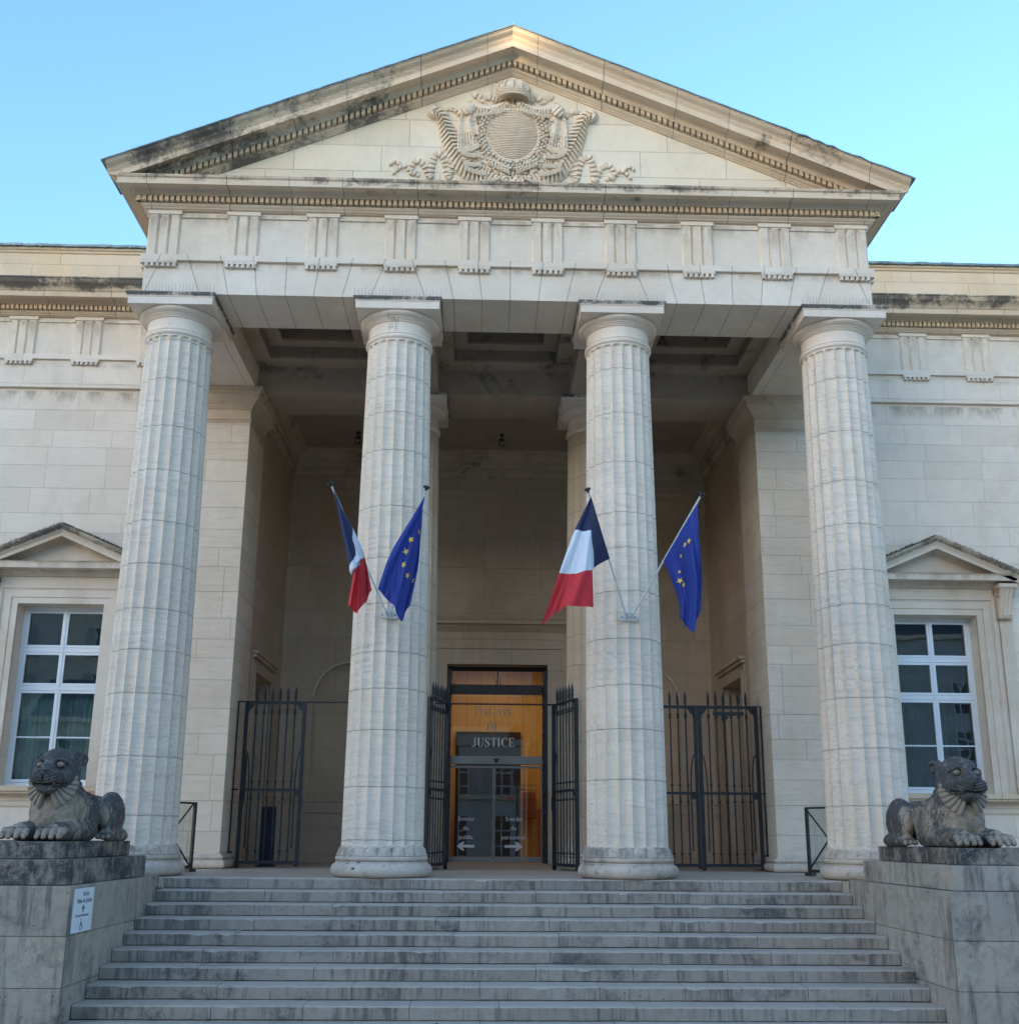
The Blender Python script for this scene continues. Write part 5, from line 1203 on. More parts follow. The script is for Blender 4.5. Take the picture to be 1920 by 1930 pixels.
for sgn, side in ((-1, 'left'), (1, 'right')):
    mb = MB(); x0, x1 = sgn*5.40, sgn*1.1
    mb.tube([(sgn*5.42, 4.14, 0.30), (sgn*5.42, 4.14, 3.30), (sgn*1.05, 4.14, 3.30)] if False else [(sgn*5.41, 4.14, 0.3), (sgn*5.41, 4.14, 3.31)], 0.016, 6)
    mb.tube([(sgn*5.41, 4.14, 3.31), (sgn*2.6, 4.14, 3.31)], 0.014, 6); mb.tube([(sgn*5.44, 4.14, 0.30), (sgn*5.34, 4.14, 0.30)], 0.016, 6); mb.tube([(sgn*5.44, 4.14, 1.53), (sgn*5.30, 4.14, 1.53)], 0.016, 6)
    r_ = build('gate_rail', mb, M['iron'], None, origin=(sgn*5.4, 4.14, 0.3)); r_['label'] = f'thin iron rail above the {side} side gate, fixed to the {side} pier'; r_['category'] = 'rail'; r_['group'] = 'rails holding the gates'
mb = MB(); mb.tube([(-1.35, 4.14, 3.31), (1.35, 4.14, 3.31)], 0.018, 8)
r_ = build('gate_rail', mb, M['iron'], None, origin=(0, 4.14, 3.31)); r_['label'] = 'thin iron rail across the top of the open middle gateway'; r_['category'] = 'rail'; r_['group'] = 'rails holding the gates'
cm = thing('security_camera', (4.62, 4.05, 3.12), 'small black security camera under the top rail of the right gate', 'camera')
build('camera_body', MB().box(4.57, 4.70, 4.0, 4.08, 3.04, 3.10).box(4.40, 5.05, 4.08, 4.11, 3.12, 3.19), M['iron'], cm, bevel=0.005); mb = MB(); mb.lathe([(0, 3.0), (0.025, 3.0), (0.03, 3.04), (0, 3.05)], 4.60, 4.03, 12); build('lens', mb, M['black'], cm)

# glass screens with crossed braces
for sgn, side in ((-1, 'left'), (1, 'right')):
    A_, B_ = Vector((sgn*5.50, 1.75, 0)), Vector((sgn*6.02, 0.72, 0)); d = (B_-A_).normalized()
    gs = thing('glass_screen', (sgn*5.75, 1.2, 0), f'black-framed glass screen with a cross brace behind the far {side} column', 'glass screen', 'glass screens closing the portico ends')
    def P2(t_, z, o=0.0): p = A_+(B_-A_)*t_+Vector((d.y, -d.x, 0))*o; return (p.x, p.y, z)
    def slab(mb, t0, t1, z0, z1, th):
        vs = [P2(t0, z0, -th), P2(t1, z0, -th), P2(t1, z0, th), P2(t0, z0, th), P2(t0, z1, -th), P2(t1, z1, -th), P2(t1, z1, th), P2(t0, z1, th)]
        mb.add(vs, [(0,3,2,1),(4,5,6,7),(0,1,5,4),(1,2,6,5),(2,3,7,6),(3,0,4,7)])
    mb = MB(); slab(mb, 0, 0.045, 0.0, 1.20, 0.025); slab(mb, 0.93, 1.0, 0, 1.20, 0.025); slab(mb, 0.045, 0.93, 1.165, 1.20, 0.022); slab(mb, 0.045, 0.93, 0.06, 0.11, 0.022); slab(mb, -0.04, 0.10, 0.0, 0.05, 0.06)
    build('screen_frame', mb, M['black'], gs, bevel=0.003)
    mb = MB(); mb.tube([P2(0.05, 0.12, 0.02), P2(0.93, 1.16, 0.02)], 0.017, 6); mb.tube([P2(0.05, 1.16, 0.03), P2(0.93, 0.12, 0.03)], 0.016, 6); build('cross_brace', mb, M['iron'], gs)
    mb = MB(); mb.add([P2(0.045, 0.11), P2(0.93, 0.11), P2(0.93, 1.165), P2(0.045, 1.165)], [(0, 1, 2, 3) if sgn > 0 else (3, 2, 1, 0)]); build('pane', mb, M['panelglass'], gs, fix=False)

# ceiling lanterns
for x, lab in ((-3.62, 'small lantern on the dark vestibule ceiling left of centre'), (0.03, 'small lantern on the dark vestibule ceiling above the door')):
    ln = thing('ceiling_lantern', (x, 7.45, 10.6), lab, 'lantern', 'lanterns on the vestibule ceiling')
    mb = MB(); mb.lathe([(0, 10.59), (0.06, 10.59), (0.06, 10.56), (0.012, 10.55), (0.012, 10.47), (0.075, 10.455), (0.08, 10.44), (0, 10.44)], x, 7.45, 8)
    for i in range(6): a_ = i*math.pi/3; mb.tube([(x+0.075*math.cos(a_), 7.45+0.075*math.sin(a_), 10.445), (x+0.06*math.cos(a_), 7.45+0.06*math.sin(a_), 10.30)], 0.006, 5)
    mb.lathe([(0.045, 10.30), (0.07, 10.30), (0.07, 10.29), (0.045, 10.29)], x, 7.45, 8, cap=False); build('lantern_frame', mb, M['bronze'], ln)
    mb = MB(); mb.ball((x, 7.45, 10.36), 0.035); build('bulb', mb, M['letter_white'], ln)

# navy stand and notice board in the left bay
ns = build('navy_stand', MB().box(-5.02, -4.72, 5.2, 5.3, 0.02, 1.22).box(-5.06, -4.68, 5.1, 5.4, 0, 0.03), M['navy'], None, bevel=0.006, origin=(-4.87, 5.25, 0)); ns['label'] = 'tall narrow navy blue stand behind the left iron gate'; ns['category'] = 'stand'
nb = thing('notice_board', (-5.43, 5.35, 1.8), 'glazed notice board with dark frame on the left pier behind the gate', 'notice board')
build('board_frame', MB().box(-5.50, -5.44, 5.04, 5.42, 1.28, 1.33).box(-5.50, -5.44, 5.04, 5.42, 2.25, 2.30).box(-5.50, -5.44, 5.04, 5.08, 1.33, 2.25).box(-5.50, -5.44, 5.38, 5.42, 1.33, 2.25), M['iron'], nb)
build('board_face', MB().box(-5.495, -5.46, 5.08, 5.38, 1.33, 2.25), M['dim_letter_and_grey'], nb)

# bird spikes on the four front abaci
for x, lab in ((-6, 'row of fine bird spikes on the far left capital'), (-2, 'row of fine bird spikes on the capital left of the entrance'), (2, 'row of fine bird spikes on the capital right of the entrance'), (6, 'row of fine bird spikes on the far right capital')):
    mb = MB(); n = 26; rs = random.Random(int(x)+9)
    for i in range(n):
        xx = x-0.75+1.5*i/(n-1)
        for dy in (-0.03, 0.0):
            mb.tube([(xx, -0.755, HA), (xx+rs.uniform(-0.02, 0.02), -0.755+dy+rs.uniform(-0.01, 0.01), HA+rs.uniform(0.13, 0.17))], 0.0016, 3, cap=False)
    mb.box(x-0.76, x+0.76, -0.765, -0.745, HA-0.001, HA+0.004)
    o = build('bird_spikes', mb, M['wire'], None, origin=(x, -0.755, HA), fix=False); o['label'] = lab; o['category'] = 'bird spikes'; o['group'] = 'bird spikes on the capitals'

# ================================================================== FLAGS
def flag(kind, tip_px, br, grid, rows, label, stars=(), hoist=(0.53, 1.0), seed=0, tipy=-1.9):
    """br: bracket point; grid: control points (px, py, depth y) rows = hoist top..bottom, cols = hoist->fly"""
    tip = at(*tip_px, tipy); base = Vector(br)
    fl = thing('flag', tuple(base), label, 'flag', 'flags on the two middle columns')
    d = (tip-base).normalized(); mb = MB(); mb.tube([base, tip], 0.017, 10); build('pole', mb, M['polewhite'], fl, smooth=rad(50))
    mb = MB(); e = tip; mb.tube([e-d*0.02, e+d*0.01, e+d*0.02, e+d*0.045, e+d*0.055], [0.02, 0.022, 0.052, 0.056, 0.03], 14); build('pole_cap', mb, M['black'], fl, smooth=rad(50))
    R_, Cn = len(grid), len(grid[0])
    G = [[at(px, py, y) for px, py, y in row] for row in grid]
    def cr(P, t_):
        n = len(P)-1; i = min(int(t_*n), n-1); f = t_*n-i
        p0 = P[max(i-1, 0)]; p1 = P[i]; p2 = P[i+1]; p3 = P[min(i+2, n)]
        return 0.5*((2*p1)+(p2-p0)*f+(2*p0-5*p1+4*p2-p3)*f*f+(3*p1-p0-3*p2+p3)*f**3)
    def lin(P, t_, ks):
        for i in range(len(ks)-1):
            if t_ <= ks[i+1] or i == len(ks)-2:
                f = (t_-ks[i])/(ks[i+1]-ks[i]); return P[i]*(1-f)+P[i+1]*f
    NU, NV = 90, 48
    S_ = [[None]*(NU+1) for _ in range(NV+1)]
    for j in range(NV+1):
        v = j/NV
        for i in range(NU+1):
            u = i/NU
            rowp = [cr(G[r], u) for r in range(R_)]
            p = lin(rowp, v, rows)
            p = p+Vector((0.0, 1.0, 0.0))*(0.045*math.sin(v*13+u*2.5+seed)*min(1, u*3+0.1)+0.018*math.sin(v*29+u*7+seed*2)*u+0.008*math.sin(v*53-u*9+seed)*u)
            p = p+Vector((1, 0, 0))*(0.010*math.sin(v*19+u*5+seed))*min(1, u*3)
            S_[j][i] = p
    mb = MB()
    base_v = [S_[j][i] for j in range(NV+1) for i in range(NU+1)]
    k = NU+1; fs = []; mi = []
    for j in range(NV):
        for i in range(NU):
            fs.append((j*k+i, j*k+i+1, (j+1)*k+i+1, (j+1)*k+i)); u = (i+0.5)/NU
            mi.append(0 if kind == 'eu' or u < 0.333 else (1 if u < 0.667 else 2))
    mb.add(base_v, fs); mb.mi = mi
    mats = [M['eublue']] if kind == 'eu' else [M['fblue'], M['fwhite'], M['fred']]
    cl = build('cloth', mb, mats, fl, smooth=rad(180), fix=False)
    if kind == 'eu':
        def proj(p):
            q = p-Vector(CAM['loc']); return CAM['px']+CAM['f']*q.dot(RT)/q.dot(FW), CAM['py']-CAM['f']*q.dot(UP)/q.dot(FW)
        PJ = [(proj(S_[j][i]), j, i) for j in range(2, NV-1) for i in range(4, NU-3)]
        for (sxp, syp, size, rot) in stars:
            (_, j, i) = min(PJ, key=lambda a_: (a_[0][0]-sxp)**2+(a_[0][1]-syp)**2+(0 if True else 0))
            c = S_[j][i]; du = (S_[j][i+2]-S_[j][i-2]).normalized(); dv = (S_[min(j+2, NV)][i]-S_[j-2][i]); dv = (dv-du*dv.dot(du)).normalized(); n_ = du.cross(dv)
            if n_.dot(Vector(CAM['loc'])-c) < 0: n_ = -n_
            mb = MB(); vs = []
            for q in range(10):
                r_ = size if q % 2 == 0 else size*0.40; a_ = rad(rot)+math.pi*q/5; vs.append(c+n_*0.016+du*r_*math.cos(a_)+dv*r_*math.sin(a_))
            vs2 = [p-n_*0.004 for p in vs]; c1 = c+n_*0.016; c2 = c1-n_*0.004
            mb.add(vs+[c1]+vs2+[c2], [(q, (q+1) % 10, 10) for q in range(10)]+[(11+(q+1) % 10, 11+q, 21) for q in range(10)]+[(q, 11+q, 11+(q+1) % 10, (q+1) % 10) for q in range(10)])
            build('star', mb, M['star'], cl)
    return fl
B1 = (-1.93, -0.74, 4.19); B1b = (-2.00, -0.74, 4.19); B2 = (1.95, -0.74, 4.20); B2b = (2.05, -0.74, 4.20)
flag('fr', (624, 914), B1b, [
    [(628, 920, -1.92), (657, 1071, -1.95), (666, 1080, -1.90), (656, 1141, -1.85)],
    [(632, 928, -1.86), (670, 1046, -2.02), (677, 1062, -1.96), (673, 1158, -1.90)],
    [(644, 958, -1.74), (662, 990, -1.78), (687, 1045, -1.72), (701, 1113, -1.70)]], [0, 0.5, 1.0],
    'French tricolour hanging folded from the leftmost pole', seed=1)
flag('eu', (803, 922), B1, [
    [(800, 934, -1.90), (766, 992, -1.96), (734, 1050, -1.95), (712, 1112, -1.90)],
    [(800, 940, -1.94), (775, 1000, -2.02), (752, 1070, -2.00), (741, 1140, -1.95)],
    [(799, 944, -1.86), (786, 1010, -1.90), (772, 1085, -1.88), (755, 1172, -1.85)],
    [(796, 950, -1.78), (794, 1005, -1.76), (789, 1070, -1.72), (772, 1142, -1.70)]], [0, 0.36, 0.68, 1.0],
    'blue flag with yellow stars on the pole leaning right from the left column',
    stars=[(788, 1003, .045, 10), (774, 1018, .060, 0), (764, 1041, .062, 5), (762, 1065, .060, 10), (766, 1085, .052, 20), (776, 1095, .050, 30)], seed=2)
flag('fr', (1108, 926), B2, [
    [(1113, 937, -1.90), (1084, 1000, -2.00), (1053, 1082, -1.98), (1018, 1180, -1.90)],
    [(1114, 937, -1.90), (1099, 1000, -2.06), (1086, 1080, -2.06), (1062, 1143, -1.98)],
    [(1115, 940, -1.92), (1115, 1001, -2.02), (1117, 1074, -2.00), (1118, 1144, -1.96)],
    [(1149, 1053, -1.34), (1120, 1072, -1.50), (1108, 1100, -1.60), (1098, 1136, -1.70)]], [0, 0.32, 0.62, 1.0],
    'wide-open French tricolour flag, with its red end lowest, on the right column', seed=3)
flag('eu', (1321, 934), B2b, [
    [(1314, 950, -1.86), (1316, 1010, -1.95), (1320, 1080, -1.93), (1321, 1150, -1.86)],
    [(1302, 968, -1.80), (1308, 1040, -2.00), (1312, 1110, -1.98), (1305, 1194, -1.90)],
    [(1283, 1000, -1.62), (1287, 1055, -1.75), (1294, 1120, -1.80), (1290, 1175, -1.80)],
    [(1250, 1057, -1.32), (1263, 1090, -1.45), (1276, 1130, -1.55), (1281, 1166, -1.62)]], [0, 0.33, 0.66, 1.0],
    'blue flag with yellow stars on the rightmost pole',
    stars=[(1299, 1020, .055, 0), (1291, 1028, .052, 10), (1285, 1048, .040, 20), (1281, 1078, .035, 0), (1282, 1096, .060, 5), (1290, 1103, .045, 30)], seed=4)
for x, z, side in ((-1.965, 4.17, 'left'), (1.995, 4.18, 'right')):
    fb = thing('flag_bracket', (x, -0.66, z), f'white metal bracket for two flagpoles on the {side} middle column', 'bracket', 'flag brackets')
    mb = MB(); mb.box(x-0.14, x+0.14, -0.675, -0.63, z-0.035, z+0.05); mb.prism([(x-0.12, z-0.05), (x+0.12, z-0.05), (x+0.14, z-0.035), (x-0.14, z-0.035)], 'y', -0.675, -0.63); build('bracket_plate', mb, M['polewhite'], fb, bevel=0.004)
    mb = MB(); mb.tube([(x-0.03, -0.66, z-0.01), (x-0.045, -0.79, z+0.07)], 0.026, 10); mb.tube([(x+0.03, -0.66, z-0.01), (x+0.055, -0.79, z+0.07)], 0.026, 10); build('pole_socket', mb, M['polewhite'], fb)
    mb = MB()
    for e_ in (-0.11, 0.11): mb.ball((x+e_, -0.68, z+0.005), 0.012, 8, 6)
    build('bolt', mb, M['iron'], fb)

# ================================================================== ACCESS SIGN on the left pedestal
sg = thing('access_sign', (-5.25, -4.13, -0.25), 'white sign reading Accès Palais de Justice with an arrow and wheelchair symbol', 'sign')
build('sign_plate', MB().box(-5.262, -5.245, -4.47, -3.82, -0.515, -0.005), M['signwhite'], sg, bevel=0.002)
def side_text(tx, size, yc, z, sx=1.0, nm='lettering'):
    vs, fs = text_mesh(tx, size, ext=0.0008); mb = MB(); mb.add([(-5.2440+v[2], yc+v[0]*sx, z+v[1]) for v in vs], fs); build(nm, mb, M['letter_black'], sg)
side_text('Accès', 0.082, -4.10, -0.095); side_text('Palais de Justice', 0.082, -4.13, -0.175, 0.98); side_text('40 rue de la Bretonnerie', 0.044, -4.17, -0.335)
def side_poly(poly, nm, mb=None, dx=0.0):
    mb = MB() if mb is None else mb; mb.prism(poly, 'x', -5.2445+dx, -5.2432+dx); return mb
mb = side_poly([(-4.17, -0.285), (-4.14, -0.285), (-4.14, -0.245), (-4.11, -0.245), (-4.155, -0.20), (-4.20, -0.245), (-4.17, -0.245)], 'arrow'); build('arrow', mb, M['letter_black'], sg)
mb = MB(); yc, zc = -4.19, -0.455
for i in range(14):
    a0, a1 = rad(100+i*16.5), rad(100+(i+1)*16.5); r0_, r1_ = 0.030, 0.040
    side_poly([(yc+r0_*math.cos(a0), zc+r0_*math.sin(a0)), (yc+r1_*math.cos(a0), zc+r1_*math.sin(a0)), (yc+r1_*math.cos(a1), zc+r1_*math.sin(a1)), (yc+r0_*math.cos(a1), zc+r0_*math.sin(a1))], '', mb)
side_poly([(yc-0.012, zc+0.08), (yc+0.003, zc+0.08), (yc+0.006, zc+0.02), (yc-0.008, zc+0.02)], '', mb, 0.0003); side_poly([(yc, zc+0.05), (yc+0.035, zc+0.05), (yc+0.035, zc+0.038), (yc, zc+0.038)], '', mb, 0.0006)
side_poly([(yc-0.004, zc+0.027), (yc+0.036, zc+0.027), (yc+0.06, zc-0.02), (yc+0.048, zc-0.025), (yc+0.028, zc+0.013), (yc-0.004, zc+0.013)], '', mb, 0.0009)
side_poly([(yc-0.015+0.010*math.cos(rad(a_)), zc+0.092+0.010*math.sin(rad(a_))) for a_ in range(0, 360, 45)], '', mb, 0.0003)
build('wheelchair_symbol', mb, M['letter_black'], sg)

# small weeds in the joints at the end of the steps
for (x, y, z, n, lab) in ((-5.22, -1.17, -0.165, 16, 'small green weed in the corner of the second step by the left pedestal'), (-0.9, -4.60, -1.50, 12, 'small weed at the foot of the lowest visible riser')):
    mb = MB()
    for i in range(n):
        a_ = random.uniform(0, 6.28); l_ = random.uniform(0.03, 0.08); w_ = 0.007
        bx_, by_ = x+random.uniform(-0.03, 0.03), y+random.uniform(-0.02, 0.02)
        tipx, tipy_ = bx_+l_*0.8*math.cos(a_), by_+l_*0.5*math.sin(a_); mx, my = (bx_+tipx)/2, (by_+tipy_)/2
        mb.add([(bx_, by_, z), (mx-w_, my, z+l_*0.7), (tipx, tipy_, z+l_*0.8), (mx+w_, my, z+l_*0.6)], [(0, 1, 2, 3)])
    o = build('weed', mb, M['plant'], None, origin=(x, y, z), fix=False); o['label'] = lab; o['category'] = 'weed'

# ================================================================== LIONS (signed distance field -> mesh)
def sdf_mesh(F, lo, hi, h):
    xs = np.arange(lo[0], hi[0]+h, h); ys = np.arange(lo[1], hi[1]+h, h); zs = np.arange(lo[2], hi[2]+h, h)
    X, Y, Z = np.meshgrid(xs, ys, zs, indexing='ij'); D = F(X, Y, Z)
    nx, ny, nz = D.shape; neg = D < 0
    cs = np.zeros((nx-1, ny-1, nz-1), int); acc = np.zeros((nx-1, ny-1, nz-1, 3)); cnt = np.zeros((nx-1, ny-1, nz-1))
    cor = [(i, j, k) for i in (0, 1) for j in (0, 1) for k in (0, 1)]
    sl = lambda c: (slice(c[0], nx-1+c[0]), slice(c[1], ny-1+c[1]), slice(c[2], nz-1+c[2]))
    for a in cor:
        for ax in range(3):
            if a[ax] == 1: continue
            b = list(a); b[ax] = 1; b = tuple(b)
            da, db = D[sl(a)], D[sl(b)]; m_ = (da < 0) != (db < 0)
            t_ = np.where(m_, da/np.where(m_, da-db, 1), 0)
            for q in range(3): acc[..., q] += np.where(m_, a[q]+(t_ if q == ax else 0), 0)
            cnt += m_
    act = cnt > 0; idx = -np.ones(act.shape, int); ids = np.argwhere(act); idx[act] = np.arange(len(ids))
    V = (ids+acc[act]/cnt[act][:, None])*h+np.array(lo)
    fs = []
    for ax in range(3):
        o1, o2 = [(1, 2), (2, 0), (0, 1)][ax]
        s0 = [slice(1, n-1) for n in D.shape]; s1 = list(s0); s0[ax] = slice(0, D.shape[ax]-1); s1[ax] = slice(1, D.shape[ax])
        A_ = neg[tuple(s0)]; B_ = neg[tuple(s1)]; E_ = np.argwhere(A_ != B_)
        P_ = E_+1; P_[:, ax] -= 1
        def g_(d1, d2):
            q = P_.copy(); q[:, o1] -= d1; q[:, o2] -= d2; return idx[q[:, 0], q[:, 1], q[:, 2]]
        Q = np.stack([g_(1, 1), g_(0, 1), g_(0, 0), g_(1, 0)], 1); fl = ~A_[E_[:, 0], E_[:, 1], E_[:, 2]]
        Q[fl] = Q[fl][:, ::-1]; fs += [tuple(int(v) for v in q) for q in Q[Q.min(1) >= 0]]
    return V, fs
def smin(a, b, k): h = np.maximum(k-np.abs(a-b), 0)/k; return np.minimum(a, b)-h*h*k*0.25
def smax(a, b, k): return -smin(-a, -b, k)
def ell(X, Y, Z, c, r):
    x, y, z = (X-c[0])/r[0], (Y-c[1])/r[1], (Z-c[2])/r[2]; k0 = np.sqrt(x*x+y*y+z*z); k1 = np.sqrt((x/r[0])**2+(y/r[1])**2+(z/r[2])**2)+1e-9; return k0*(k0-1)/k1
def capn(X, Y, Z, a, b, ra, rb):
    a = np.array(a); b = np.array(b); d = b-a; l2 = (d**2).sum(); t_ = np.clip(((X-a[0])*d[0]+(Y-a[1])*d[1]+(Z-a[2])*d[2])/l2, 0, 1)
    return np.sqrt((X-a[0]-t_*d[0])**2+(Y-a[1]-t_*d[1])**2+(Z-a[2]-t_*d[2])**2)-(ra+(rb-ra)*t_)
def lion_sdf(X, Y, Z):
    A_ = np.abs(X)
    d = capn(X, Y, Z, (0, -.20, .38), (0, .85, .36), .285, .275)
    d = smin(d, ell(X, Y, Z, (0, -.42, .36), (.33, .36, .40)), .12)
    d = smin(d, ell(A_, Y, Z, (.27, -.12, .32), (.15, .30, .31)), .06)               # shoulders
    d = smin(d, capn(X, Y, Z, (0, -.36, .56), (0, -.48, .88), .275, .235), .14)        # neck
    hd = ell(X, Y, Z, (0, -.55, .905), (.262, .265, .285))
    hd = smin(hd, ell(A_, Y, Z, (.13, -.66, .80), (.145, .17, .17)), .08)            # cheeks
    hd = smin(hd, capn(X, Y, Z, (0, -.66, 1.03), (0, -.955, .855), .105, .078), .06)  # broad nose bridge
    mz = smin(ell(A_, Y, Z, (.085, -.885, .775), (.125, .135, .105)), ell(X, Y, Z, (0, -.90, .79), (.16, .13, .10)), .06)
    rr = np.sqrt(A_*A_*0.75+(Z-.985)**2)
    mz = mz+0.014*np.clip(np.cos(rr*178), -0.75, 1)*((Z < .845) & (Y < -.66) & (Z > .70))
    hd = smin(hd, mz, .025)
    jw = ell(X, Y, Z, (0, -.84, .655), (.125, .150, .072)); hd = smin(hd, jw, .02)
    groove = np.maximum(np.abs(Z-(.700+.55*A_*A_))-.006, np.maximum(A_-.205, Y+.68)); hd = smax(hd, -groove, .014)
    hd = smax(hd, -ell(A_, Y, Z, (.208, -.80, .722), (.018, .05, .014)), .01)
    for a_, b_ in (((.035, -.845, 1.005), (.11, -.815, 1.035)), ((.11, -.815, 1.035), (.20, -.745, .99)), ((.20, -.745, .99), (.235, -.70, .93))):
        hd = smin(hd, capn(A_, Y, Z, a_, b_, .022, .020), .02)                       # arched brows
    hd = smax(hd, -ell(A_, Y, Z, (.130, -.825, .962), (.066, .055, .044)), .02)      # sockets
    hd = smin(hd, ell(X, Y, Z, (0, -1.005, .868), (.092, .040, .040)), .018)         # nose pad
    hd = smax(hd, -ell(A_, Y, Z, (.040, -1.045, .858), (.024, .03, .018)), .008)
    hd = smax(hd, -(np.maximum(np.maximum(A_-.007, -(Z-.705)), Z-.83)+(Y > -.96)*9), .006)
    d = smin(d, hd, .05)
    ear = smax(ell(A_, Y, Z, (.272, -.42, 1.05), (.052, .085, .090)), -ell(A_, Y, Z, (.31, -.48, 1.05), (.035, .055, .055)), .012); d = smin(d, ear, .015)
    # ruff round the face
    RF = ((.20, -.46, 1.13), (.268, -.52, .98), (.285, -.58, .82), (.262, -.64, .68), (.20, -.70, .56), (.10, -.75, .47))
    for a_, b_ in zip(RF[:-1], RF[1:]):
        d = smin(d, capn(A_, Y, Z, a_, b_, .024, .024), .018)
    # mane: combed locks carved on the neck behind the ruff
    d = d+0.007*np.sin(np.arctan2(Z-.75, A_+.001)*26+Y*22)*((Y > -.50) & (Y < -.05) & (Z > .45))
    # fore legs and paws
    d = smin(d, capn(A_, Y, Z, (.28, -.10, .14), (.215, -.98, .115), .150, .115), .05)
    pw = None
    for i, o in enumerate((-.115, -.040, .040, .115)):
        x0 = .215+o*0.95; f = 0.02 if i in (1, 2) else 0.0
        t_ = smin(capn(A_, Y, Z, (x0, -.94, .135), (x0*1.0+o*.18, -1.10-f, .115), .050, .052), capn(A_, Y, Z, (x0+o*.18, -1.10-f, .115), (x0+o*.22, -1.185-f, .055), .050, .036), .02)
        pw = t_ if pw is None else np.minimum(pw, t_)
    d = smin(d, pw, .022)
    # haunches, hind feet
    d = smin(d, ell(A_, Y, Z, (.285, .80, .34), (.175, .36, .34)), .05)
    d = smin(d, ell(A_, Y, Z, (.355, .50, .33), (.115, .19, .24)), .05)
    d = smin(d, capn(A_, Y, Z, (.40, 1.0, .08), (.40, .42, .085), .085, .085), .03)
    hp = None
    for o in (-.07, 0, .07):
        t_ = capn(A_, Y, Z, (.40+o, .42, .10), (.40+o, .24, .055), .044, .038); hp = t_ if hp is None else np.minimum(hp, t_)
    d = smin(d, hp, .015)
    d = smin(d, capn(X, Y, Z, (.1, 1.12, .25), (.42, 1.06, .06), .05, .045), .05)
    # carved folds on the flank, shoulder outline, ribs
    d = d+0.006*np.sin(Y*42+Z*9)*((Y > -.05) & (Y < .55) & (Z > .12) & (Z < .60))+0.010*np.exp(-((Y-.34-.10*Z)/.012)**2)*(Z < .55)
    d = smax(d, -(np.abs(ell(A_, Y, Z, (.36, -.14, .33), (.14, .20, .22)))-.005), .01)
    d = d+0.0042*(np.sin(X*37+Y*23)*np.sin(Z*41+Y*17)+np.sin(X*71+Z*20)*np.sin(Y*67)*np.sin(Z*59)*0.8)+0.0030*np.sin(X*131+Y*40)*np.sin(Y*117-Z*60)*np.sin(Z*109+X*30)
    return np.maximum(d, -Z)
V_, F_ = sdf_mesh(lion_sdf, (-.56, -1.30, -.03), (.56, 1.22, 1.24), 0.0105)
def beard_mb():
    mb = MB()
    for s2 in (-1, 1):
        NT, NR = 60, 10; vs = []; th0, th1 = rad(13), rad(104)
        for j in range(NR+1):
            f = j/NR
            for i in range(NT+1):
                th = th0+(th1-th0)*i/NT; lock = ((i/NT)*7) % 1.0
                ri = 0.125+0.03*(i/NT); ro = 0.365-0.085*(i/NT)+0.018*math.sin(math.pi*lock)
                r_ = ri+(ro-ri)*f
                x = s2*r_*math.sin(th)*1.0; z = 0.765-r_*math.cos(th)
                y = -0.81+0.045*f+0.15*(i/NT)-0.028*math.sin(math.pi*lock)**0.6-0.02*f*(1-f)*4
                vs.append((x, y, z))
        k = NT+1; front = len(vs); vs += [(v[0], v[1]+0.07, v[2]) for v in vs]
        fs = [(j*k+i, j*k+i+1, (j+1)*k+i+1, (j+1)*k+i) for j in range(NR) for i in range(NT)]
        fs += [(NR*k+i, NR*k+i+1, front+NR*k+i+1, front+NR*k+i) for i in range(NT)]+[(i, front+i, front+i+1, i+1) for i in range(NT)]
        fs += [(j*k, (j+1)*k, front+(j+1)*k, front+j*k) for j in range(NR)]+[(j*k+NT, front+j*k+NT, front+(j+1)*k+NT, (j+1)*k+NT) for j in range(NR)]
        mb.add(vs, fs)
    return mb
def make_lion(loc, rz, lab):
    ln = thing('lion_statue', loc, lab, 'lion statue', 'stone lions flanking the stairs')
    def bl(nm, mb, mat, par, **k):
        mb.v = [(v[0]+loc[0], v[1]+loc[1], v[2]+loc[2]) for v in mb.v]; return build(nm, mb, mat, par, **k)
    mb = MB(); mb.add([tuple(v) for v in V_], F_); body = bl('lion_body', mb, M['lion'], ln, smooth=rad(60))
    bl('beard', beard_mb(), M['lionpale'], ln, smooth=rad(40))
    for s2 in (-1, 1):
        mb = MB(); mb.ball((s2*0.130, -0.805, 0.962), (0.050, 0.036, 0.034), 20, 14); ey = bl('eye', mb, M['lionpale'], ln, smooth=rad(60))
        mb = MB(); pts = [(s2*0.130+0.054*math.cos(a_), -0.828+0.014*abs(math.cos(a_)), 0.962+0.036*math.sin(a_)) for a_ in [i*2*math.pi/24 for i in range(25)]]; mb.tube(pts, 0.008, 6, cap=False); bl('eyelid', mb, M['lion'], ln, smooth=rad(60))
    ln.rotation_euler = (0, 0, rz)
    return ln
make_lion((-5.98, -2.97, 0.545), rad(0), 'blackened recumbent stone lion on the left pedestal above the white sign')
make_lion((5.98, -2.97, 0.545), rad(0), 'blackened recumbent stone lion on the right pedestal')

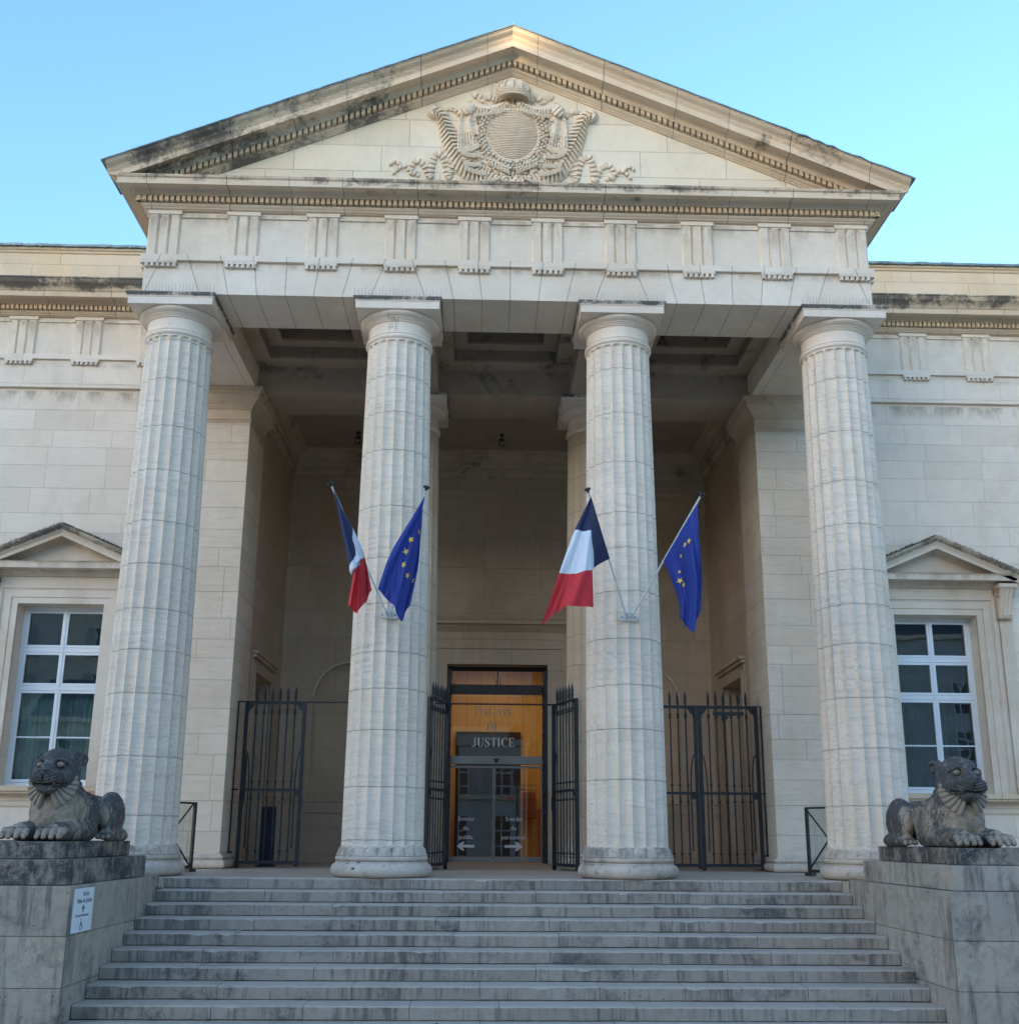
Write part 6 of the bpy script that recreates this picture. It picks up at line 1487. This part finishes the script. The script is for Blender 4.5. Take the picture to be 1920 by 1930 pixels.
# ================================================================== STREET BEHIND THE CAMERA (seen only in the glass; it also shades the facade)
def townhouse(x0, x1, h_, col, lab, rows, seed, yb=-31.0):
    rs = random.Random(seed); th_ = thing('townhouse', ((x0+x1)/2, yb-4, -1.7), lab, 'house', 'houses across the street')
    mt_ = plain('render_'+str(seed), col, 0.9, 0, 0.08, 1.0)
    build('wall', MB().box(x0, x1, yb-10, yb, -1.7, h_-2.2), mt_, th_)
    mb = MB(); mb.prism([(yb+0.35, h_-2.2), (yb-1.8, h_), (yb-8.2, h_), (yb-10.3, h_-2.2)], 'x', x0, x1); build('roof', mb, plain('slate_'+str(seed), (0.10, 0.11, 0.13), 0.6), th_)
    n = max(2, int((x1-x0)/2.7)); st = (x1-x0)/n
    mb = MB(); mb.box(x0, x1, yb, yb+0.2, 2.9, 3.2); mb.box(x0, x1, yb, yb+0.35, h_-2.5, h_-2.2); build('string_course', mb, M['frieze'], th_)
    if yb < -40: n = max(2, int((x1-x0)/5.5)); st = (x1-x0)/n
    for r in range(rows):
        z0 = -0.9+r*3.75+(0 if r else 0.0); hh = 2.5 if r else 2.8
        for i in range(n):
            xc = x0+st*(i+0.5); ww = 0.62
            f = build('window', MB().box(xc-ww, xc+ww, yb, yb+0.05, z0, z0+hh), M['white'], th_)
            for a_, b_ in ((xc-ww+0.08, xc-0.05), (xc+0.05, xc+ww-0.08)):
                mb = MB()
                for q in range(3): mb.box(a_, b_, yb+0.05, yb+0.06, z0+0.08+q*hh/3, z0-0.02+(q+1)*hh/3)
                build('pane', mb, M['black'], f)
            if r:
                mb = MB()
                for s2 in (-1, 1):
                    a_ = xc+s2*(ww+0.03); b_ = xc+s2*(ww+0.6); mb.box(a_, b_, yb+0.02, yb+0.07, z0, z0+hh)
                    for q in range(16): mb.box(a_, b_, yb+0.07, yb+0.09, z0+0.08+q*hh/16.5, z0+0.13+q*hh/16.5)
                build('shutter', mb, M['dim_letter_and_grey'], f)
townhouse(-11.1, 2.4, 9.6, (0.56, 0.55, 0.53), 'low grey-white house with shutters across the street, facing the door', 2, 3)
townhouse(2.5, 13.0, 8.6, (0.68, 0.58, 0.45), 'low sand-coloured house across the street to the right', 2, 4)
townhouse(-24.0, -11.2, 8.8, (0.68, 0.61, 0.50), 'low cream house across the street to the left', 2, 6)
townhouse(-90, -47.0, 25.0, (0.55, 0.52, 0.46), 'tallest long cream block beyond the square, farthest left', 5, 1, -58.0)
townhouse(-46.9, -33.4, 22.55, (0.60, 0.57, 0.52), 'tall pale block beyond the square, behind the camera to the left', 5, 2, -58.0)
townhouse(-4.9, 70.0, 19.0, (0.50, 0.50, 0.50), 'long grey block beyond the square to the right', 4, 7, -58.0)
townhouse(-33.3, -5.0, 21.1, (0.68, 0.61, 0.50), 'long pale block beyond the square, with the lower roof', 5, 5, -58.0)
sl_ = thing('street_lamp', (1.9, -28.0, -1.7), 'black lantern street lamp across the street, seen in the door glass', 'street lamp')
mb = MB(); mb.tube([(1.9, -28, -1.7), (1.9, -28, 3.6)], [0.09, 0.05], 10); build('post', mb, M['iron'], sl_)
mb = MB(); mb.lathe([(0, 3.6), (0.16, 3.62), (0.26, 4.25), (0.30, 4.27), (0.14, 4.62), (0.04, 4.75), (0.0, 4.85)], 1.9, -28, 6); build('lantern', mb, M['iron'], sl_)
